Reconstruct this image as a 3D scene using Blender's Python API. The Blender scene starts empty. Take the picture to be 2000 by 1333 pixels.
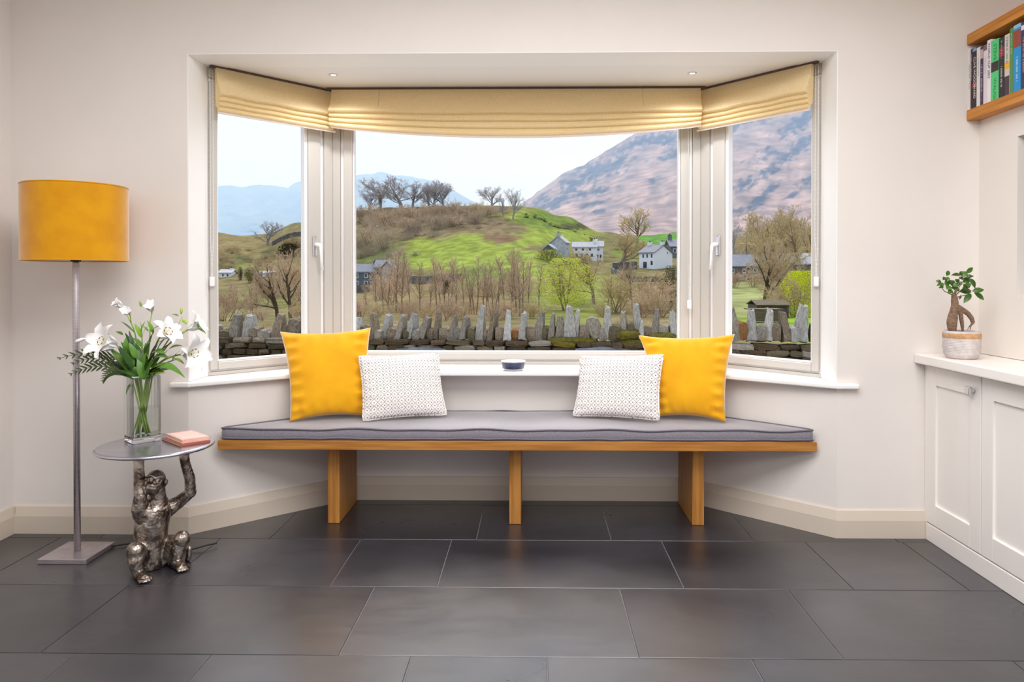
import bpy, bmesh, math, random
from mathutils import Vector, Matrix, noise

# ------------------------------------------------------------------ camera, sky, sun, room fill lights, exposure
SC = bpy.context.scene
COL = SC.collection
R = math.radians
CAM_H = 1.12
FPX, CX, CY = 1400.0, 1022.0, 557.2
YAW, PITCH = R(0.9), R(0.5)

cam_data = bpy.data.cameras.new('camera')
cam = bpy.data.objects.new('camera', cam_data)
COL.objects.link(cam)
cam.location = (0, 0, CAM_H)
cam.rotation_euler = (R(90) - PITCH, 0, YAW)
cam_data.sensor_fit = 'HORIZONTAL'
cam_data.sensor_width = 36.0
cam_data.lens = FPX / 2000.0 * 36.0
cam_data.shift_x = -(CX - 1000.0) / 2000.0
cam_data.shift_y = (CY - 666.5) / 2000.0
cam_data.clip_end = 9000
cam_data.clip_start = 0.05
SC.camera = cam

SC.view_settings.view_transform = 'Standard'
SC.view_settings.look = 'None'
SC.view_settings.gamma = 1.0
SC.view_settings.use_curve_mapping = False
SC.view_settings.exposure = 0.3
SC.cycles.max_bounces = 10
SC.cycles.diffuse_bounces = 6
SC.cycles.glossy_bounces = 4
SC.cycles.transmission_bounces = 8
SC.cycles.transparent_max_bounces = 24
SC.cycles.volume_bounces = 2
SC.cycles.caustics_reflective = False
SC.cycles.caustics_refractive = False
SC.cycles.sample_clamp_indirect = 6.0

world = bpy.data.worlds.new('sky')
SC.world = world
world.use_nodes = True
wn = world.node_tree
wn.nodes.clear()
w_out = wn.nodes.new('ShaderNodeOutputWorld')
w_bg = wn.nodes.new('ShaderNodeBackground')
w_bg.inputs['Strength'].default_value = 0.90
w_tc = wn.nodes.new('ShaderNodeTexCoord')
w_sep = wn.nodes.new('ShaderNodeSeparateXYZ')
w_ramp = wn.nodes.new('ShaderNodeValToRGB')
w_ramp.color_ramp.elements[0].position = 0.0
w_ramp.color_ramp.elements[0].color = (0.74, 0.86, 1.06, 1)
w_ramp.color_ramp.elements[1].position = 0.7
w_ramp.color_ramp.elements[1].color = (0.76, 0.87, 1.06, 1)
w_noise = wn.nodes.new('ShaderNodeTexNoise')
w_noise.inputs['Scale'].default_value = 3.0
w_noise.inputs['Detail'].default_value = 5.0
w_map = wn.nodes.new('ShaderNodeMapping')
w_map.inputs['Scale'].default_value = (1.0, 1.0, 3.5)
w_cl = wn.nodes.new('ShaderNodeMapRange')
w_cl.inputs['From Min'].default_value = 0.35
w_cl.inputs['From Max'].default_value = 0.7
w_cl.inputs['To Min'].default_value = 0.93
w_cl.inputs['To Max'].default_value = 1.03
w_mul = wn.nodes.new('ShaderNodeVectorMath')
w_mul.operation = 'SCALE'
wl = wn.links.new
wl(w_tc.outputs['Generated'], w_sep.inputs[0])
wl(w_sep.outputs['Z'], w_ramp.inputs[0])
wl(w_tc.outputs['Generated'], w_map.inputs[0])
wl(w_map.outputs[0], w_noise.inputs['Vector'])
wl(w_noise.outputs[0], w_cl.inputs[0])
wl(w_ramp.outputs[0], w_mul.inputs[0])
wl(w_cl.outputs[0], w_mul.inputs['Scale'])
wl(w_mul.outputs[0], w_bg.inputs['Color'])
wl(w_bg.outputs[0], w_out.inputs[0])


def add_light(name, kind, loc, rot, energy, color, size=None, size_y=None, angle=None):
    ld = bpy.data.lights.new(name, kind)
    ld.energy = energy
    ld.color = color
    if kind == 'AREA':
        ld.shape = 'RECTANGLE'
        ld.size = size
        ld.size_y = size_y
    if angle:
        ld.angle = angle
    o = bpy.data.objects.new(name, ld)
    COL.objects.link(o)
    o.location = loc
    o.rotation_euler = rot
    return o


# soft hazy sun from behind the house, high to the left
add_light('sun', 'SUN', (0, 0, 50), (R(-34), 0, R(6)), 3.0, (1.0, 0.97, 0.93), angle=R(36))
# added fill lights under the ceiling, brightening the room from out of view
add_light('room_fill_front', 'AREA', (0.15, 1.2, 2.56), (0, 0, 0), 86, (1.0, 1.0, 1.0), 2.6, 1.8)
add_light('room_fill_rear', 'AREA', (0.3, -1.6, 2.56), (0, 0, 0), 48, (1.0, 1.0, 1.0), 3.0, 1.6)


# ------------------------------------------------------------------ helpers
def lin(c):
    c = c / 255.0
    return c / 12.92 if c <= 0.04045 else ((c + 0.055) / 1.055) ** 2.4


def rgb(c):
    return (lin(c[0]), lin(c[1]), lin(c[2]), 1.0)


def material(name, c, rough=0.6, metal=0.0, c2=None, vscale=6.0, stretch=(1, 1, 1), bump=0.0, bscale=60.0,
             bstretch=None, spec=0.5, sheen=0.0, detail=4.0, vmin=0.35, vmax=0.65, rnd=0.0, attr=None,
             coat=0.0, shift=False, bdist=0.002):
    m = bpy.data.materials.new(name)
    m.use_nodes = True
    nt = m.node_tree
    p = nt.nodes['Principled BSDF']
    p.inputs['Base Color'].default_value = rgb(c)
    p.inputs['Roughness'].default_value = rough
    p.inputs['Metallic'].default_value = metal
    p.inputs['Specular IOR Level'].default_value = spec
    if sheen:
        p.inputs['Sheen Weight'].default_value = sheen
        p.inputs['Sheen Roughness'].default_value = 0.4
    if coat:
        p.inputs['Coat Weight'].default_value = coat
    L = nt.links.new
    tc = nt.nodes.new('ShaderNodeTexCoord')
    info = nt.nodes.new('ShaderNodeObjectInfo') if (rnd or shift) else None
    coord = tc.outputs['Object']
    if shift:
        vm = nt.nodes.new('ShaderNodeVectorMath')
        vm.operation = 'MULTIPLY_ADD'
        cb = nt.nodes.new('ShaderNodeCombineXYZ')
        for i in range(3):
            L(info.outputs['Random'], cb.inputs[i])
        L(cb.outputs[0], vm.inputs[0])
        vm.inputs[1].default_value = (37.0, 91.0, 53.0)
        L(tc.outputs['Object'], vm.inputs[2])
        coord = vm.outputs[0]
    cur = None
    if attr:
        at = nt.nodes.new('ShaderNodeAttribute')
        at.attribute_name = attr
        cur = at.outputs['Color']
    if c2 is not None:
        mp = nt.nodes.new('ShaderNodeMapping')
        mp.inputs['Scale'].default_value = stretch
        L(coord, mp.inputs[0])
        nz = nt.nodes.new('ShaderNodeTexNoise')
        nz.inputs['Scale'].default_value = vscale
        nz.inputs['Detail'].default_value = detail
        L(mp.outputs[0], nz.inputs['Vector'])
        mr = nt.nodes.new('ShaderNodeMapRange')
        mr.inputs['From Min'].default_value = vmin
        mr.inputs['From Max'].default_value = vmax
        L(nz.outputs[0], mr.inputs[0])
        mx = nt.nodes.new('ShaderNodeMix')
        mx.data_type = 'RGBA'
        mx.inputs[6].default_value = rgb(c)
        mx.inputs[7].default_value = rgb(c2)
        if cur is not None:
            mx.blend_type = 'MULTIPLY'
            L(cur, mx.inputs[6])
        L(mr.outputs[0], mx.inputs[0])
        cur = mx.outputs[2]
    if rnd:
        hsv = nt.nodes.new('ShaderNodeHueSaturation')
        if cur is None:
            hsv.inputs['Color'].default_value = rgb(c)
        else:
            L(cur, hsv.inputs['Color'])
        mr2 = nt.nodes.new('ShaderNodeMapRange')
        mr2.inputs['To Min'].default_value = 1.0 - rnd
        mr2.inputs['To Max'].default_value = 1.0 + rnd
        L(info.outputs['Random'], mr2.inputs[0])
        L(mr2.outputs[0], hsv.inputs['Value'])
        cur = hsv.outputs[0]
    if cur is not None:
        L(cur, p.inputs['Base Color'])
    if bump:
        mpb = nt.nodes.new('ShaderNodeMapping')
        mpb.inputs['Scale'].default_value = bstretch or stretch
        L(coord, mpb.inputs[0])
        nb = nt.nodes.new('ShaderNodeTexNoise')
        nb.inputs['Scale'].default_value = bscale
        nb.inputs['Detail'].default_value = 3.0
        L(mpb.outputs[0], nb.inputs['Vector'])
        bp = nt.nodes.new('ShaderNodeBump')
        bp.inputs['Strength'].default_value = bump
        bp.inputs['Distance'].default_value = bdist
        L(nb.outputs[0], bp.inputs['Height'])
        L(bp.outputs[0], p.inputs['Normal'])
    return m


ORG = {}


class MB:
    """collects geometry in world coordinates and links it as one mesh object"""

    def __init__(self):
        self.v, self.f, self.uv = [], [], {}

    def face(self, pts):
        n = len(self.v)
        self.v.extend(Vector(p) for p in pts)
        self.f.append(tuple(range(n, n + len(pts))))

    def box(self, x0, x1, y0, y1, z0, z1):
        return self.obox(Vector((0, 0, 0)), Vector((1, 0, 0)), Vector((0, 1, 0)), x0, x1, y0, y1, z0, z1)

    def obox(self, o, e, n, s0, s1, o0, o1, z0, z1, up=Vector((0, 0, 1))):
        b = len(self.v)
        o = Vector(o)
        for z in (z0, z1):
            for s, q in ((s0, o0), (s1, o0), (s1, o1), (s0, o1)):
                self.v.append(o + e * s + n * q + up * z)
        self.f += [(b + 3, b + 2, b + 1, b), (b + 4, b + 5, b + 6, b + 7)]
        for i in range(4):
            j = (i + 1) % 4
            self.f.append((b + i, b + j, b + 4 + j, b + 4 + i))
        return self

    def prism(self, poly, z0, z1):
        b, n = len(self.v), len(poly)
        for z in (z0, z1):
            for x, y in poly:
                self.v.append(Vector((x, y, z)))
        self.f.append(tuple(b + i for i in reversed(range(n))))
        self.f.append(tuple(b + n + i for i in range(n)))
        for i in range(n):
            j = (i + 1) % n
            self.f.append((b + i, b + j, b + n + j, b + n + i))
        return self

    def rings(self, rings, close=True, cap0=False, cap1=False):
        b, n = len(self.v), len(rings[0])
        for r in rings:
            self.v.extend(Vector(p) for p in r)
        for k in range(len(rings) - 1):
            for i in range(n if close else n - 1):
                j = (i + 1) % n
                self.f.append((b + k * n + i, b + k * n + j, b + (k + 1) * n + j, b + (k + 1) * n + i))
        if cap0:
            self.f.append(tuple(b + i for i in reversed(range(n))))
        if cap1:
            self.f.append(tuple(b + (len(rings) - 1) * n + i for i in range(n)))
        return self

    def lathe(self, c, prof, seg=32, cap0=True, cap1=True, axis=None):
        c = Vector(c)
        if axis is None:
            ex, ey, ez = Vector((1, 0, 0)), Vector((0, 1, 0)), Vector((0, 0, 1))
        else:
            ez = Vector(axis).normalized()
            ex = ez.orthogonal().normalized()
            ey = ez.cross(ex)
        rs = [[c + ex * (r * math.cos(2 * math.pi * i / seg)) + ey * (r * math.sin(2 * math.pi * i / seg)) + ez * z
               for i in range(seg)] for r, z in prof]
        return self.rings(rs, True, cap0, cap1)

    def tube(self, pts, rad, seg=6, cap=True):
        pts = [Vector(p) for p in pts]
        n = len(pts)
        if not hasattr(rad, '__len__'):
            rad = [rad] * n
        rs, prev = [], None
        for i, p in enumerate(pts):
            d = (pts[min(i + 1, n - 1)] - pts[max(i - 1, 0)])
            d = d.normalized() if d.length > 1e-9 else Vector((0, 0, 1))
            if prev is None:
                u = d.orthogonal().normalized()
            else:
                u = prev - d * prev.dot(d)
                u = u.normalized() if u.length > 1e-6 else d.orthogonal().normalized()
            prev = u
            w = d.cross(u)
            rs.append([p + (u * math.cos(2 * math.pi * k / seg) + w * math.sin(2 * math.pi * k / seg)) * rad[i]
                       for k in range(seg)])
        return self.rings(rs, True, cap, cap)

    def ball(self, c, r, seg=12, rings=8, m=None):
        r = Vector((r, r, r)) if not hasattr(r, '__len__') else Vector(r)
        rs = []
        for k in range(rings + 1):
            th = math.pi * k / rings
            th = min(max(th, 0.02), math.pi - 0.02)
            ring = []
            for i in range(seg):
                a = 2 * math.pi * i / seg
                p = Vector((r.x * math.sin(th) * math.cos(a), r.y * math.sin(th) * math.sin(a), -r.z * math.cos(th)))
                if m is not None:
                    p = m @ p
                ring.append(Vector(c) + p)
            rs.append(ring)
        return self.rings(rs, True, True, True)

    def build(self, name, mat, parent=None, smooth=False, bevel=0.0, seg=2, solid=0.0, weld=False):
        me = bpy.data.meshes.new(name)
        if parent is not None:
            org = ORG[parent.name]
        else:
            xs = [p.x for p in self.v]
            ys = [p.y for p in self.v]
            org = Vector(((min(xs) + max(xs)) / 2, (min(ys) + max(ys)) / 2, min(p.z for p in self.v)))
        me.from_pydata([tuple(p - org) for p in self.v], [], self.f)
        me.validate()
        if weld:
            bm = bmesh.new()
            bm.from_mesh(me)
            bmesh.ops.remove_doubles(bm, verts=bm.verts, dist=1e-5)
            bmesh.ops.recalc_face_normals(bm, faces=bm.faces)
            bm.to_mesh(me)
            bm.free()
        if smooth:
            me.polygons.foreach_set('use_smooth', [True] * len(me.polygons))
        me.update()
        if mat:
            me.materials.append(mat)
        o = bpy.data.objects.new(name, me)
        COL.objects.link(o)
        if parent is not None:
            o.parent = parent
        else:
            o.location = org
        ORG[o.name] = org
        if solid:
            md = o.modifiers.new('solid', 'SOLIDIFY')
            md.thickness = solid
            md.offset = 0
        if bevel:
            md = o.modifiers.new('bevel', 'BEVEL')
            md.width = bevel
            md.segments = seg
            md.limit_method = 'ANGLE'
            md.angle_limit = R(40)
        return o


def tag(o, label=None, cat=None, group=None, kind=None):
    if label:
        o['label'] = label
    if cat:
        o['category'] = cat
    if group:
        o['group'] = group
    if kind:
        o['kind'] = kind
    return o


def thing(name, loc, label, cat, group=None):
    o = bpy.data.objects.new(name, None)
    o.empty_display_size = 0.1
    COL.objects.link(o)
    o.location = loc
    ORG[o.name] = Vector(loc)
    return tag(o, label, cat, group)


def copy_tree(o, parent=None):
    c = o.copy()
    COL.objects.link(c)
    c.parent = parent
    ORG[c.name] = ORG.get(o.name, Vector((0, 0, 0)))
    for ch in list(o.children):
        copy_tree(ch, c)
    return c


_fw = Vector((-math.sin(YAW) * math.cos(PITCH), math.cos(YAW) * math.cos(PITCH), -math.sin(PITCH)))
_rt = Vector((math.cos(YAW), math.sin(YAW), 0))
_up = _rt.cross(_fw)


def at(px, py, Y):
    """the point of the place at depth Y that the photograph shows at pixel (px, py)"""
    r = _fw + _rt * ((px - CX) / FPX) - _up * ((py - CY) / FPX)
    return Vector((0, 0, CAM_H)) + r * (Y / r.y)


def blob(name, mat, parent, mb, voxel, smooth_it=4, disp=None):
    """one continuous skin over overlapping shells"""
    tmp = mb.build(name + '_tmp', None, parent)
    md = tmp.modifiers.new('skin', 'REMESH')
    md.mode = 'VOXEL'
    md.voxel_size = voxel
    md.use_smooth_shade = True
    if smooth_it:
        ms = tmp.modifiers.new('soft', 'SMOOTH')
        ms.iterations = smooth_it
        ms.factor = 0.5
    dg = bpy.context.evaluated_depsgraph_get()
    dg.update()
    me = bpy.data.meshes.new_from_object(tmp.evaluated_get(dg))
    me.name = name
    bpy.data.objects.remove(tmp)
    if disp:
        org = ORG[parent.name]
        co = [v.co.copy() for v in me.vertices]
        no = [v.normal.copy() for v in me.vertices]
        flat = []
        for c, n in zip(co, no):
            flat.extend(c + n * disp(c + org))
        me.vertices.foreach_set('co', flat)
        me.update()
    me.polygons.foreach_set('use_smooth', [True] * len(me.polygons))
    me.materials.clear()
    me.materials.append(mat)
    o = bpy.data.objects.new(name, me)
    COL.objects.link(o)
    o.parent = parent
    ORG[o.name] = ORG[parent.name]
    return o


def bez(a, b, c, d, n=10):
    a, b, c, d = Vector(a), Vector(b), Vector(c), Vector(d)
    out = []
    for i in range(n + 1):
        t = i / n
        s = 1 - t
        out.append(a * s ** 3 + b * 3 * s * s * t + c * 3 * s * t * t + d * t ** 3)
    return out


rng = random.Random(7)

# ------------------------------------------------------------------ materials of the room
M_WALL = material('wall_paint', (233, 226, 221), rough=0.85, c2=(230, 223, 218), vscale=3, bump=0.06, bscale=220, spec=0.2)
M_PANELWALL = material('panel_paint', (233, 226, 219), rough=0.7, spec=0.3)
M_WHITE = material('white_paint', (246, 244, 242), rough=0.45, spec=0.4)
M_CEIL = material('ceiling_paint', (243, 241, 240), rough=0.9, spec=0.1)
M_TRIM = material('stone_trim_paint', (212, 199, 184), rough=0.5, spec=0.4)
M_FRAME = material('window_frame_paint', (194, 189, 183), rough=0.4, spec=0.5)
M_BEAD = material('glazing_bead', (238, 236, 238), rough=0.35)
M_CAB = material('cabinet_paint', (243, 238, 233), rough=0.42, spec=0.4)
M_GROUT = material('floor_grout', (128, 122, 124), rough=0.9)
M_OAK = material('oak_along', (190, 132, 64), rough=0.42, c2=(162, 104, 44), vscale=5, stretch=(0.7, 14, 14), detail=6,
                 bump=0.12, bscale=8, bstretch=(1.5, 40, 40), spec=0.4)
M_OAKV = material('oak_upright', (192, 136, 68), rough=0.42, c2=(164, 108, 48), vscale=5, stretch=(14, 14, 0.7), detail=6,
                  bump=0.12, bscale=8, bstretch=(40, 40, 1.5), spec=0.4)
M_OAKY = material('oak_shelf', (206, 138, 52), rough=0.42, c2=(176, 106, 32), vscale=5, stretch=(14, 0.7, 14), detail=6,
                  bump=0.12, bscale=8, bstretch=(40, 1.5, 40), spec=0.4)
M_CHROME = material('chrome', (226, 224, 226), rough=0.12, metal=1.0)
M_PLASTIC = material('white_plastic', (240, 240, 240), rough=0.35)
M_DARK = material('dark_line', (40, 36, 36), rough=0.8)


def glass_material(name, tint=(1, 1, 1), fres=1.45, amount=1.0):
    m = bpy.data.materials.new(name)
    m.use_nodes = True
    nt = m.node_tree
    nt.nodes.clear()
    out = nt.nodes.new('ShaderNodeOutputMaterial')
    tr = nt.nodes.new('ShaderNodeBsdfTransparent')
    tr.inputs[0].default_value = (*tint, 1)
    gl = nt.nodes.new('ShaderNodeBsdfGlossy')
    gl.inputs['Roughness'].default_value = 0.02
    fr = nt.nodes.new('ShaderNodeFresnel')
    fr.inputs['IOR'].default_value = fres
    mu = nt.nodes.new('ShaderNodeMath')
    mu.operation = 'MULTIPLY'
    mu.inputs[1].default_value = amount
    mx = nt.nodes.new('ShaderNodeMixShader')
    nt.links.new(fr.outputs[0], mu.inputs[0])
    nt.links.new(mu.outputs[0], mx.inputs[0])
    nt.links.new(tr.outputs[0], mx.inputs[1])
    nt.links.new(gl.outputs[0], mx.inputs[2])
    nt.links.new(mx.outputs[0], out.inputs[0])
    return m


M_PANE = glass_material('window_glass', (0.99, 0.995, 1.0), 1.25, 0.15)

# ------------------------------------------------------------------ the room shell
XL, XR = -2.30, 2.12
YW, YB = 3.12, 3.625              # room face of the far wall, face of the wall under the bay window
OX0, OX1, OZ = -1.52, 1.308, 2.105  # the opening of the bay
YN, ZC = -3.0, 2.6

w = MB()
w.box(XL - 0.2, OX0, YW, 3.32, -0.01, ZC)
w.box(OX1, XR + 0.2, YW, 3.32, -0.01, ZC)
w.box(OX0, OX1, YW, 3.32, OZ, ZC)
tag(w.build('wall_far', M_WALL), kind='structure')
tag(MB().box(XL - 0.2, XL, YN, YW, -0.01, ZC).build('wall_left', M_WALL), kind='structure')
tag(MB().box(XR, XR + 0.2, YN, YW, -0.01, ZC).build('wall_right', M_WALL), kind='structure')
w = MB()  # unseen rear wall, shaped with a wide opening to admit daylight
w.box(XL - 0.2, -1.7, YN - 0.2, YN, -0.01, ZC)
w.box(1.5, XR + 0.2, YN - 0.2, YN, -0.01, ZC)
w.box(-1.7, 1.5, YN - 0.2, YN, 2.25, ZC)
w.box(-1.7, 1.5, YN - 0.2, YN, -0.01, 0.3)
tag(w.build('wall_near', M_WALL), kind='structure')
tag(MB().box(XL - 0.2, XR + 0.2, YN - 0.2, 3.32, ZC, ZC + 0.2).build('ceiling', M_CEIL), kind='structure')
tag(MB().prism([(OX0 - 0.15, 3.32), (OX1 + 0.15, 3.32), (1.0, 3.95), (-1.16, 3.95)], OZ, OZ + 0.2).build('ceiling_bay', M_CEIL),
    kind='structure')
BAY = [(OX0, YW), (-0.94, YB), (0.76, YB), (OX1, YW)]
tag(MB().prism([(OX0, YW + 0.001), (-0.94, YB), (0.76, YB), (OX1, YW + 0.001), (1.52, 3.3), (0.95, 3.93), (-1.12, 3.93), (-1.74, 3.3)], -0.01,
               0.645).build('wall_bay', M_WALL), kind='structure')

# floor: screed with slate tiles laid in rows
floor = MB().prism([(XL, YN), (XR, YN), (XR, YW), (OX1, YW), (0.76, YB), (-0.94, YB), (OX0, YW), (XL, YW)], -0.06, -0.0035).build(
    'floor', M_GROUT)
tag(floor, kind='structure')


def slate_material(name):
    m = material(name, (50, 48, 55), rough=0.40, c2=(34, 33, 40), vscale=2.2, stretch=(1, 1.6, 1), detail=8, bump=0.35,
                 bscale=7, spec=1.0, rnd=0.2, shift=True, bdist=0.004)
    nt = m.node_tree
    p = nt.nodes['Principled BSDF']
    p.inputs['Coat Weight'].default_value = 0.4
    p.inputs['Coat Roughness'].default_value = 0.32
    # cleft layers: patches where a layer of the slate has flaked off
    src = [n for n in nt.nodes if n.type == 'VECT_MATH'][0]
    nz = nt.nodes.new('ShaderNodeTexNoise')
    nz.inputs['Scale'].default_value = 1.1
    nz.inputs['Detail'].default_value = 9
    nz.inputs['Roughness'].default_value = 0.62
    mp = nt.nodes.new('ShaderNodeMapping')
    mp.inputs['Scale'].default_value = (1, 1.8, 1)
    nt.links.new(src.outputs[0], mp.inputs[0])
    nt.links.new(mp.outputs[0], nz.inputs['Vector'])
    gt = nt.nodes.new('ShaderNodeMapRange')
    gt.inputs['From Min'].default_value = 0.53
    gt.inputs['From Max'].default_value = 0.54
    gt.inputs['To Min'].default_value = 1.0
    gt.inputs['To Max'].default_value = 0.76
    nt.links.new(nz.outputs[0], gt.inputs[0])
    hs = nt.nodes.new('ShaderNodeHueSaturation')
    old = p.inputs['Base Color'].links[0].from_socket
    nt.links.new(old, hs.inputs['Color'])
    nt.links.new(gt.outputs[0], hs.inputs['Value'])
    nt.links.new(hs.outputs[0], p.inputs['Base Color'])
    n2 = nt.nodes.new('ShaderNodeTexNoise')
    n2.inputs['Scale'].default_value = 3.0
    n2.inputs['Detail'].default_value = 6
    nt.links.new(src.outputs[0], n2.inputs['Vector'])
    mr = nt.nodes.new('ShaderNodeMapRange')
    mr.inputs['From Min'].default_value = 0.3
    mr.inputs['From Max'].default_value = 0.7
    mr.inputs['To Min'].default_value = 0.27
    mr.inputs['To Max'].default_value = 0.40
    nt.links.new(n2.outputs[0], mr.inputs[0])
    nt.links.new(mr.outputs[0], p.inputs['Roughness'])
    return m


M_SLATE = slate_material('slate')
TILE_Y = [4.007, 3.534, 3.061, 2.588, 2.113, 1.641, 1.168, 0.695, 0.222, -0.25]
JOINTS = {  # x of the joints of each row, row given by its far edge
    3.534: [-1.88, -1.14, -0.25, 0.33, 0.935, 1.55],
    3.061: [-2.05, -1.353, -0.747, -0.355, 0.542, 1.15, 1.563],
    2.588: [-2.16, -1.48, -0.582, 0.308, 0.911, 1.75],
    2.113: [-1.99, -1.37, -0.96, -0.365, 0.037, 0.638, 1.4],
    1.641: [-1.8, -0.9, -0.3, 0.6, 1.2], 1.168: [-1.5, -0.6, 0.3, 0.7, 1.6], 0.695: [-1.9, -1.0, -0.4, 0.5, 1.4],
    0.222: [-1.4, -0.5, 0.1, 1.0, 1.6], 4.007: [-0.4, 0.4]}


def clip_to_floor(x0, x1, y0, y1):
    """tiles run a little way under the walls that stand on the floor"""
    y1 = min(y1, YW + 0.12 if (x1 < OX0 or x0 > OX1) else YB + 0.12)
    return [(x0, y0), (x1, y0), (x1, y1), (x0, y1)] if y1 - y0 > 0.02 else None


for k in range(len(TILE_Y) - 1):
    far, near = TILE_Y[k], TILE_Y[k + 1]
    xs = [XL - 0.3] + JOINTS.get(far, []) + [XR]
    for a, b in zip(xs[:-1], xs[1:]):
        g = 0.0016
        a2, b2 = max(a + g, XL + 0.018), min(b - g, 1.70 if near > 1.9 else XR)
        if b2 - a2 < 0.03:
            continue
        poly = clip_to_floor(a2, b2, near + g, far - g)
        if not poly:
            continue
        lift = rng.uniform(-0.0006, 0.0)
        t = MB().prism(poly, -0.012, lift).build('slate_tile', M_SLATE, floor, bevel=0.001, seg=1)


# skirting boards
def sweep(path, prof, side=1):
    """profile (offset from the wall, height) swept along a floor-plan path; side 1 offsets to the right of travel"""
    mb = MB()
    pts = [Vector((x, y, 0)) for x, y in path]
    nrm = []
    for i in range(len(pts) - 1):
        d = (pts[i + 1] - pts[i]).normalized()
        nrm.append(Vector((d.y, -d.x, 0)) * side)
    rings = []
    for i, p in enumerate(pts):
        if i == 0:
            m = nrm[0]
        elif i == len(pts) - 1:
            m = nrm[-1]
        else:
            m = (nrm[i - 1] + nrm[i])
            m = m / max(0.2, m.dot(nrm[i]))
        rings.append([p + m * o + Vector((0, 0, z)) for o, z in prof])
    return mb.rings(rings, True, True, True)


SK = [(0, 0), (0.018, 0), (0.018, 0.077), (0.008, 0.117), (0, 0.117)]
tag(sweep([(XL, YN), (XL, YW - 0.0)], SK).build('baseboard_left', M_TRIM), kind='structure')
tag(sweep([(XL + 0.018, YW), (OX0, YW)] + BAY[1:3] + [(OX1, YW), (1.70, YW)], SK).build('baseboard_far', M_TRIM), kind='structure')

# window sill with its two horns on the far wall
SILL = [(-1.59, 3.09), (-1.508, 3.09), (-1.03, 3.485), (0.785, 3.485), (1.297, 3.09), (1.396, 3.09), (1.396, 3.12),
        (1.308, 3.12), (1.308, 3.28), (0.88, 3.79), (-1.07, 3.79), (-1.52, 3.30), (-1.52, 3.12), (-1.59, 3.12)]
tag(MB().prism(SILL, 0.645, 0.668).build('trim_1', M_WHITE, bevel=0.007, seg=3), 'white painted window sill board running round the bay',
    kind='structure')
# white linings of the bay opening (the plastered reveals beside the windows)
for nm, x0, x1 in (('trim_2', OX0, OX0 + 0.004), ('trim_3', OX1 - 0.004, OX1)):
    tag(MB().box(x0, x1, YW + 0.0005, 3.32, 0.6685, OZ).build(nm, M_WHITE), kind='structure')
tag(MB().box(OX0 + 0.004, OX1 - 0.004, YW + 0.0005, 3.32, OZ - 0.003, OZ).build('trim_4', M_WHITE), kind='structure')

# ------------------------------------------------------------------ windows of the bay
Z0, Z1 = 0.668, OZ


def window(name, A, B, wl4, wr4, handle=None):
    """A, B: ends of the inner face of the frame, seen from the room left to right; widths of frame, rebate, sash, bead"""
    A, B = Vector((*A, 0)), Vector((*B, 0))
    e = (B - A).normalized()
    n = Vector((e.y, -e.x, 0))           # towards the room
    Lw = (B - A).length

    def bars(mb, s0, s1, z0, z1, wl, wr, wb, wt, o0, o1):
        mb.obox(A, e, n, s0, s0 + wl, o0, o1, z0, z1)
        mb.obox(A, e, n, s1 - wr, s1, o0, o1, z0, z1)
        mb.obox(A, e, n, s0 + wl, s1 - wr, o0, o1, z0, z0 + wb)
        mb.obox(A, e, n, s0 + wl, s1 - wr, o0, o1, z1 - wt, z1)
        return mb

    s_l, s_r = wl4[0], wr4[0]
    root = bars(MB(), 0, Lw, Z0, Z1, s_l, s_r, 0.016, 0.05, -0.05, 0.0).build(name, M_FRAME, bevel=0.003)
    tag(root, kind='structure')
    bars(MB(), s_l, Lw - s_r, Z0 + 0.016, Z1 - 0.05, wl4[1], wr4[1], 0.010, 0.016, -0.045, -0.012).build('frame_rebate', M_BEAD, root, bevel=0.004)
    a = s_l + wl4[1]
    b = Lw - s_r - wr4[1]
    bars(MB(), a, b, Z0 + 0.026, Z1 - 0.066, wl4[2], wr4[2], 0.036, 0.05, -0.05, 0.004).build('sash', M_FRAME, root, bevel=0.005)
    bars(MB(), a + wl4[2], b - wr4[2], Z0 + 0.062, Z1 - 0.116, wl4[3], wr4[3], 0.008, 0.01, -0.045, -0.006).build('glazing_bead', M_BEAD, root, bevel=0.003)
    MB().obox(A, e, n, a + wl4[2] + 0.002, b - wr4[2] - 0.002, -0.032, -0.026, Z0 + 0.064, Z1 - 0.118).build('pane', M_PANE, root)
    if handle:
        s = b - 0.036 if handle > 0 else a + 0.036
        h = MB()
        zc = 1.285
        c = A + e * s
        for z0, z1, hw, o in ((zc - 0.045, zc + 0.055, 0.013, 0.012),):
            h.obox(c, e, n, -hw, hw, 0.004, o, z0, z1)
        hd = h.build('handle_plate', M_CHROME, root, bevel=0.006, seg=3)
        q = MB()
        base = c + n * 0.012 + Vector((0, 0, zc + 0.012))
        tip = c + n * 0.042 + e * (0.012 * handle) + Vector((0, 0, zc + 0.005))
        q.tube([base, c + n * 0.03 + e * (0.006 * handle) + Vector((0, 0, zc + 0.01)), tip], [0.012, 0.012, 0.011], 10)
        q.tube([tip + Vector((0, 0, 0.004)), tip + Vector((0, 0, -0.03)) + n * 0.004, tip + Vector((0, 0, -0.075)) + n * 0.002 + e * 0.004 * handle,
                tip + Vector((0, 0, -0.125)) + e * 0.008 * handle], [0.009, 0.0075, 0.007, 0.0085], 10)
        q.build('handle', M_PLASTIC, root, smooth=True)
    return root


WA, WB_, WC, WD = (-1.516, 3.30), (-1.068, 3.78), (0.872, 3.78), (1.304, 3.28)
window('window_1', WA, WB_, (0.004, 0.007, 0.036, 0.007), (0.048, 0.024, 0.070, 0.018), handle=1)
window('window_2', WB_, WC, (0.040, 0.018, 0.046, 0.010), (0.042, 0.018, 0.046, 0.010))
window('window_3', WC, WD, (0.052, 0.024, 0.070, 0.018), (0.004, 0.007, 0.036, 0.007), handle=-1)
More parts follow.
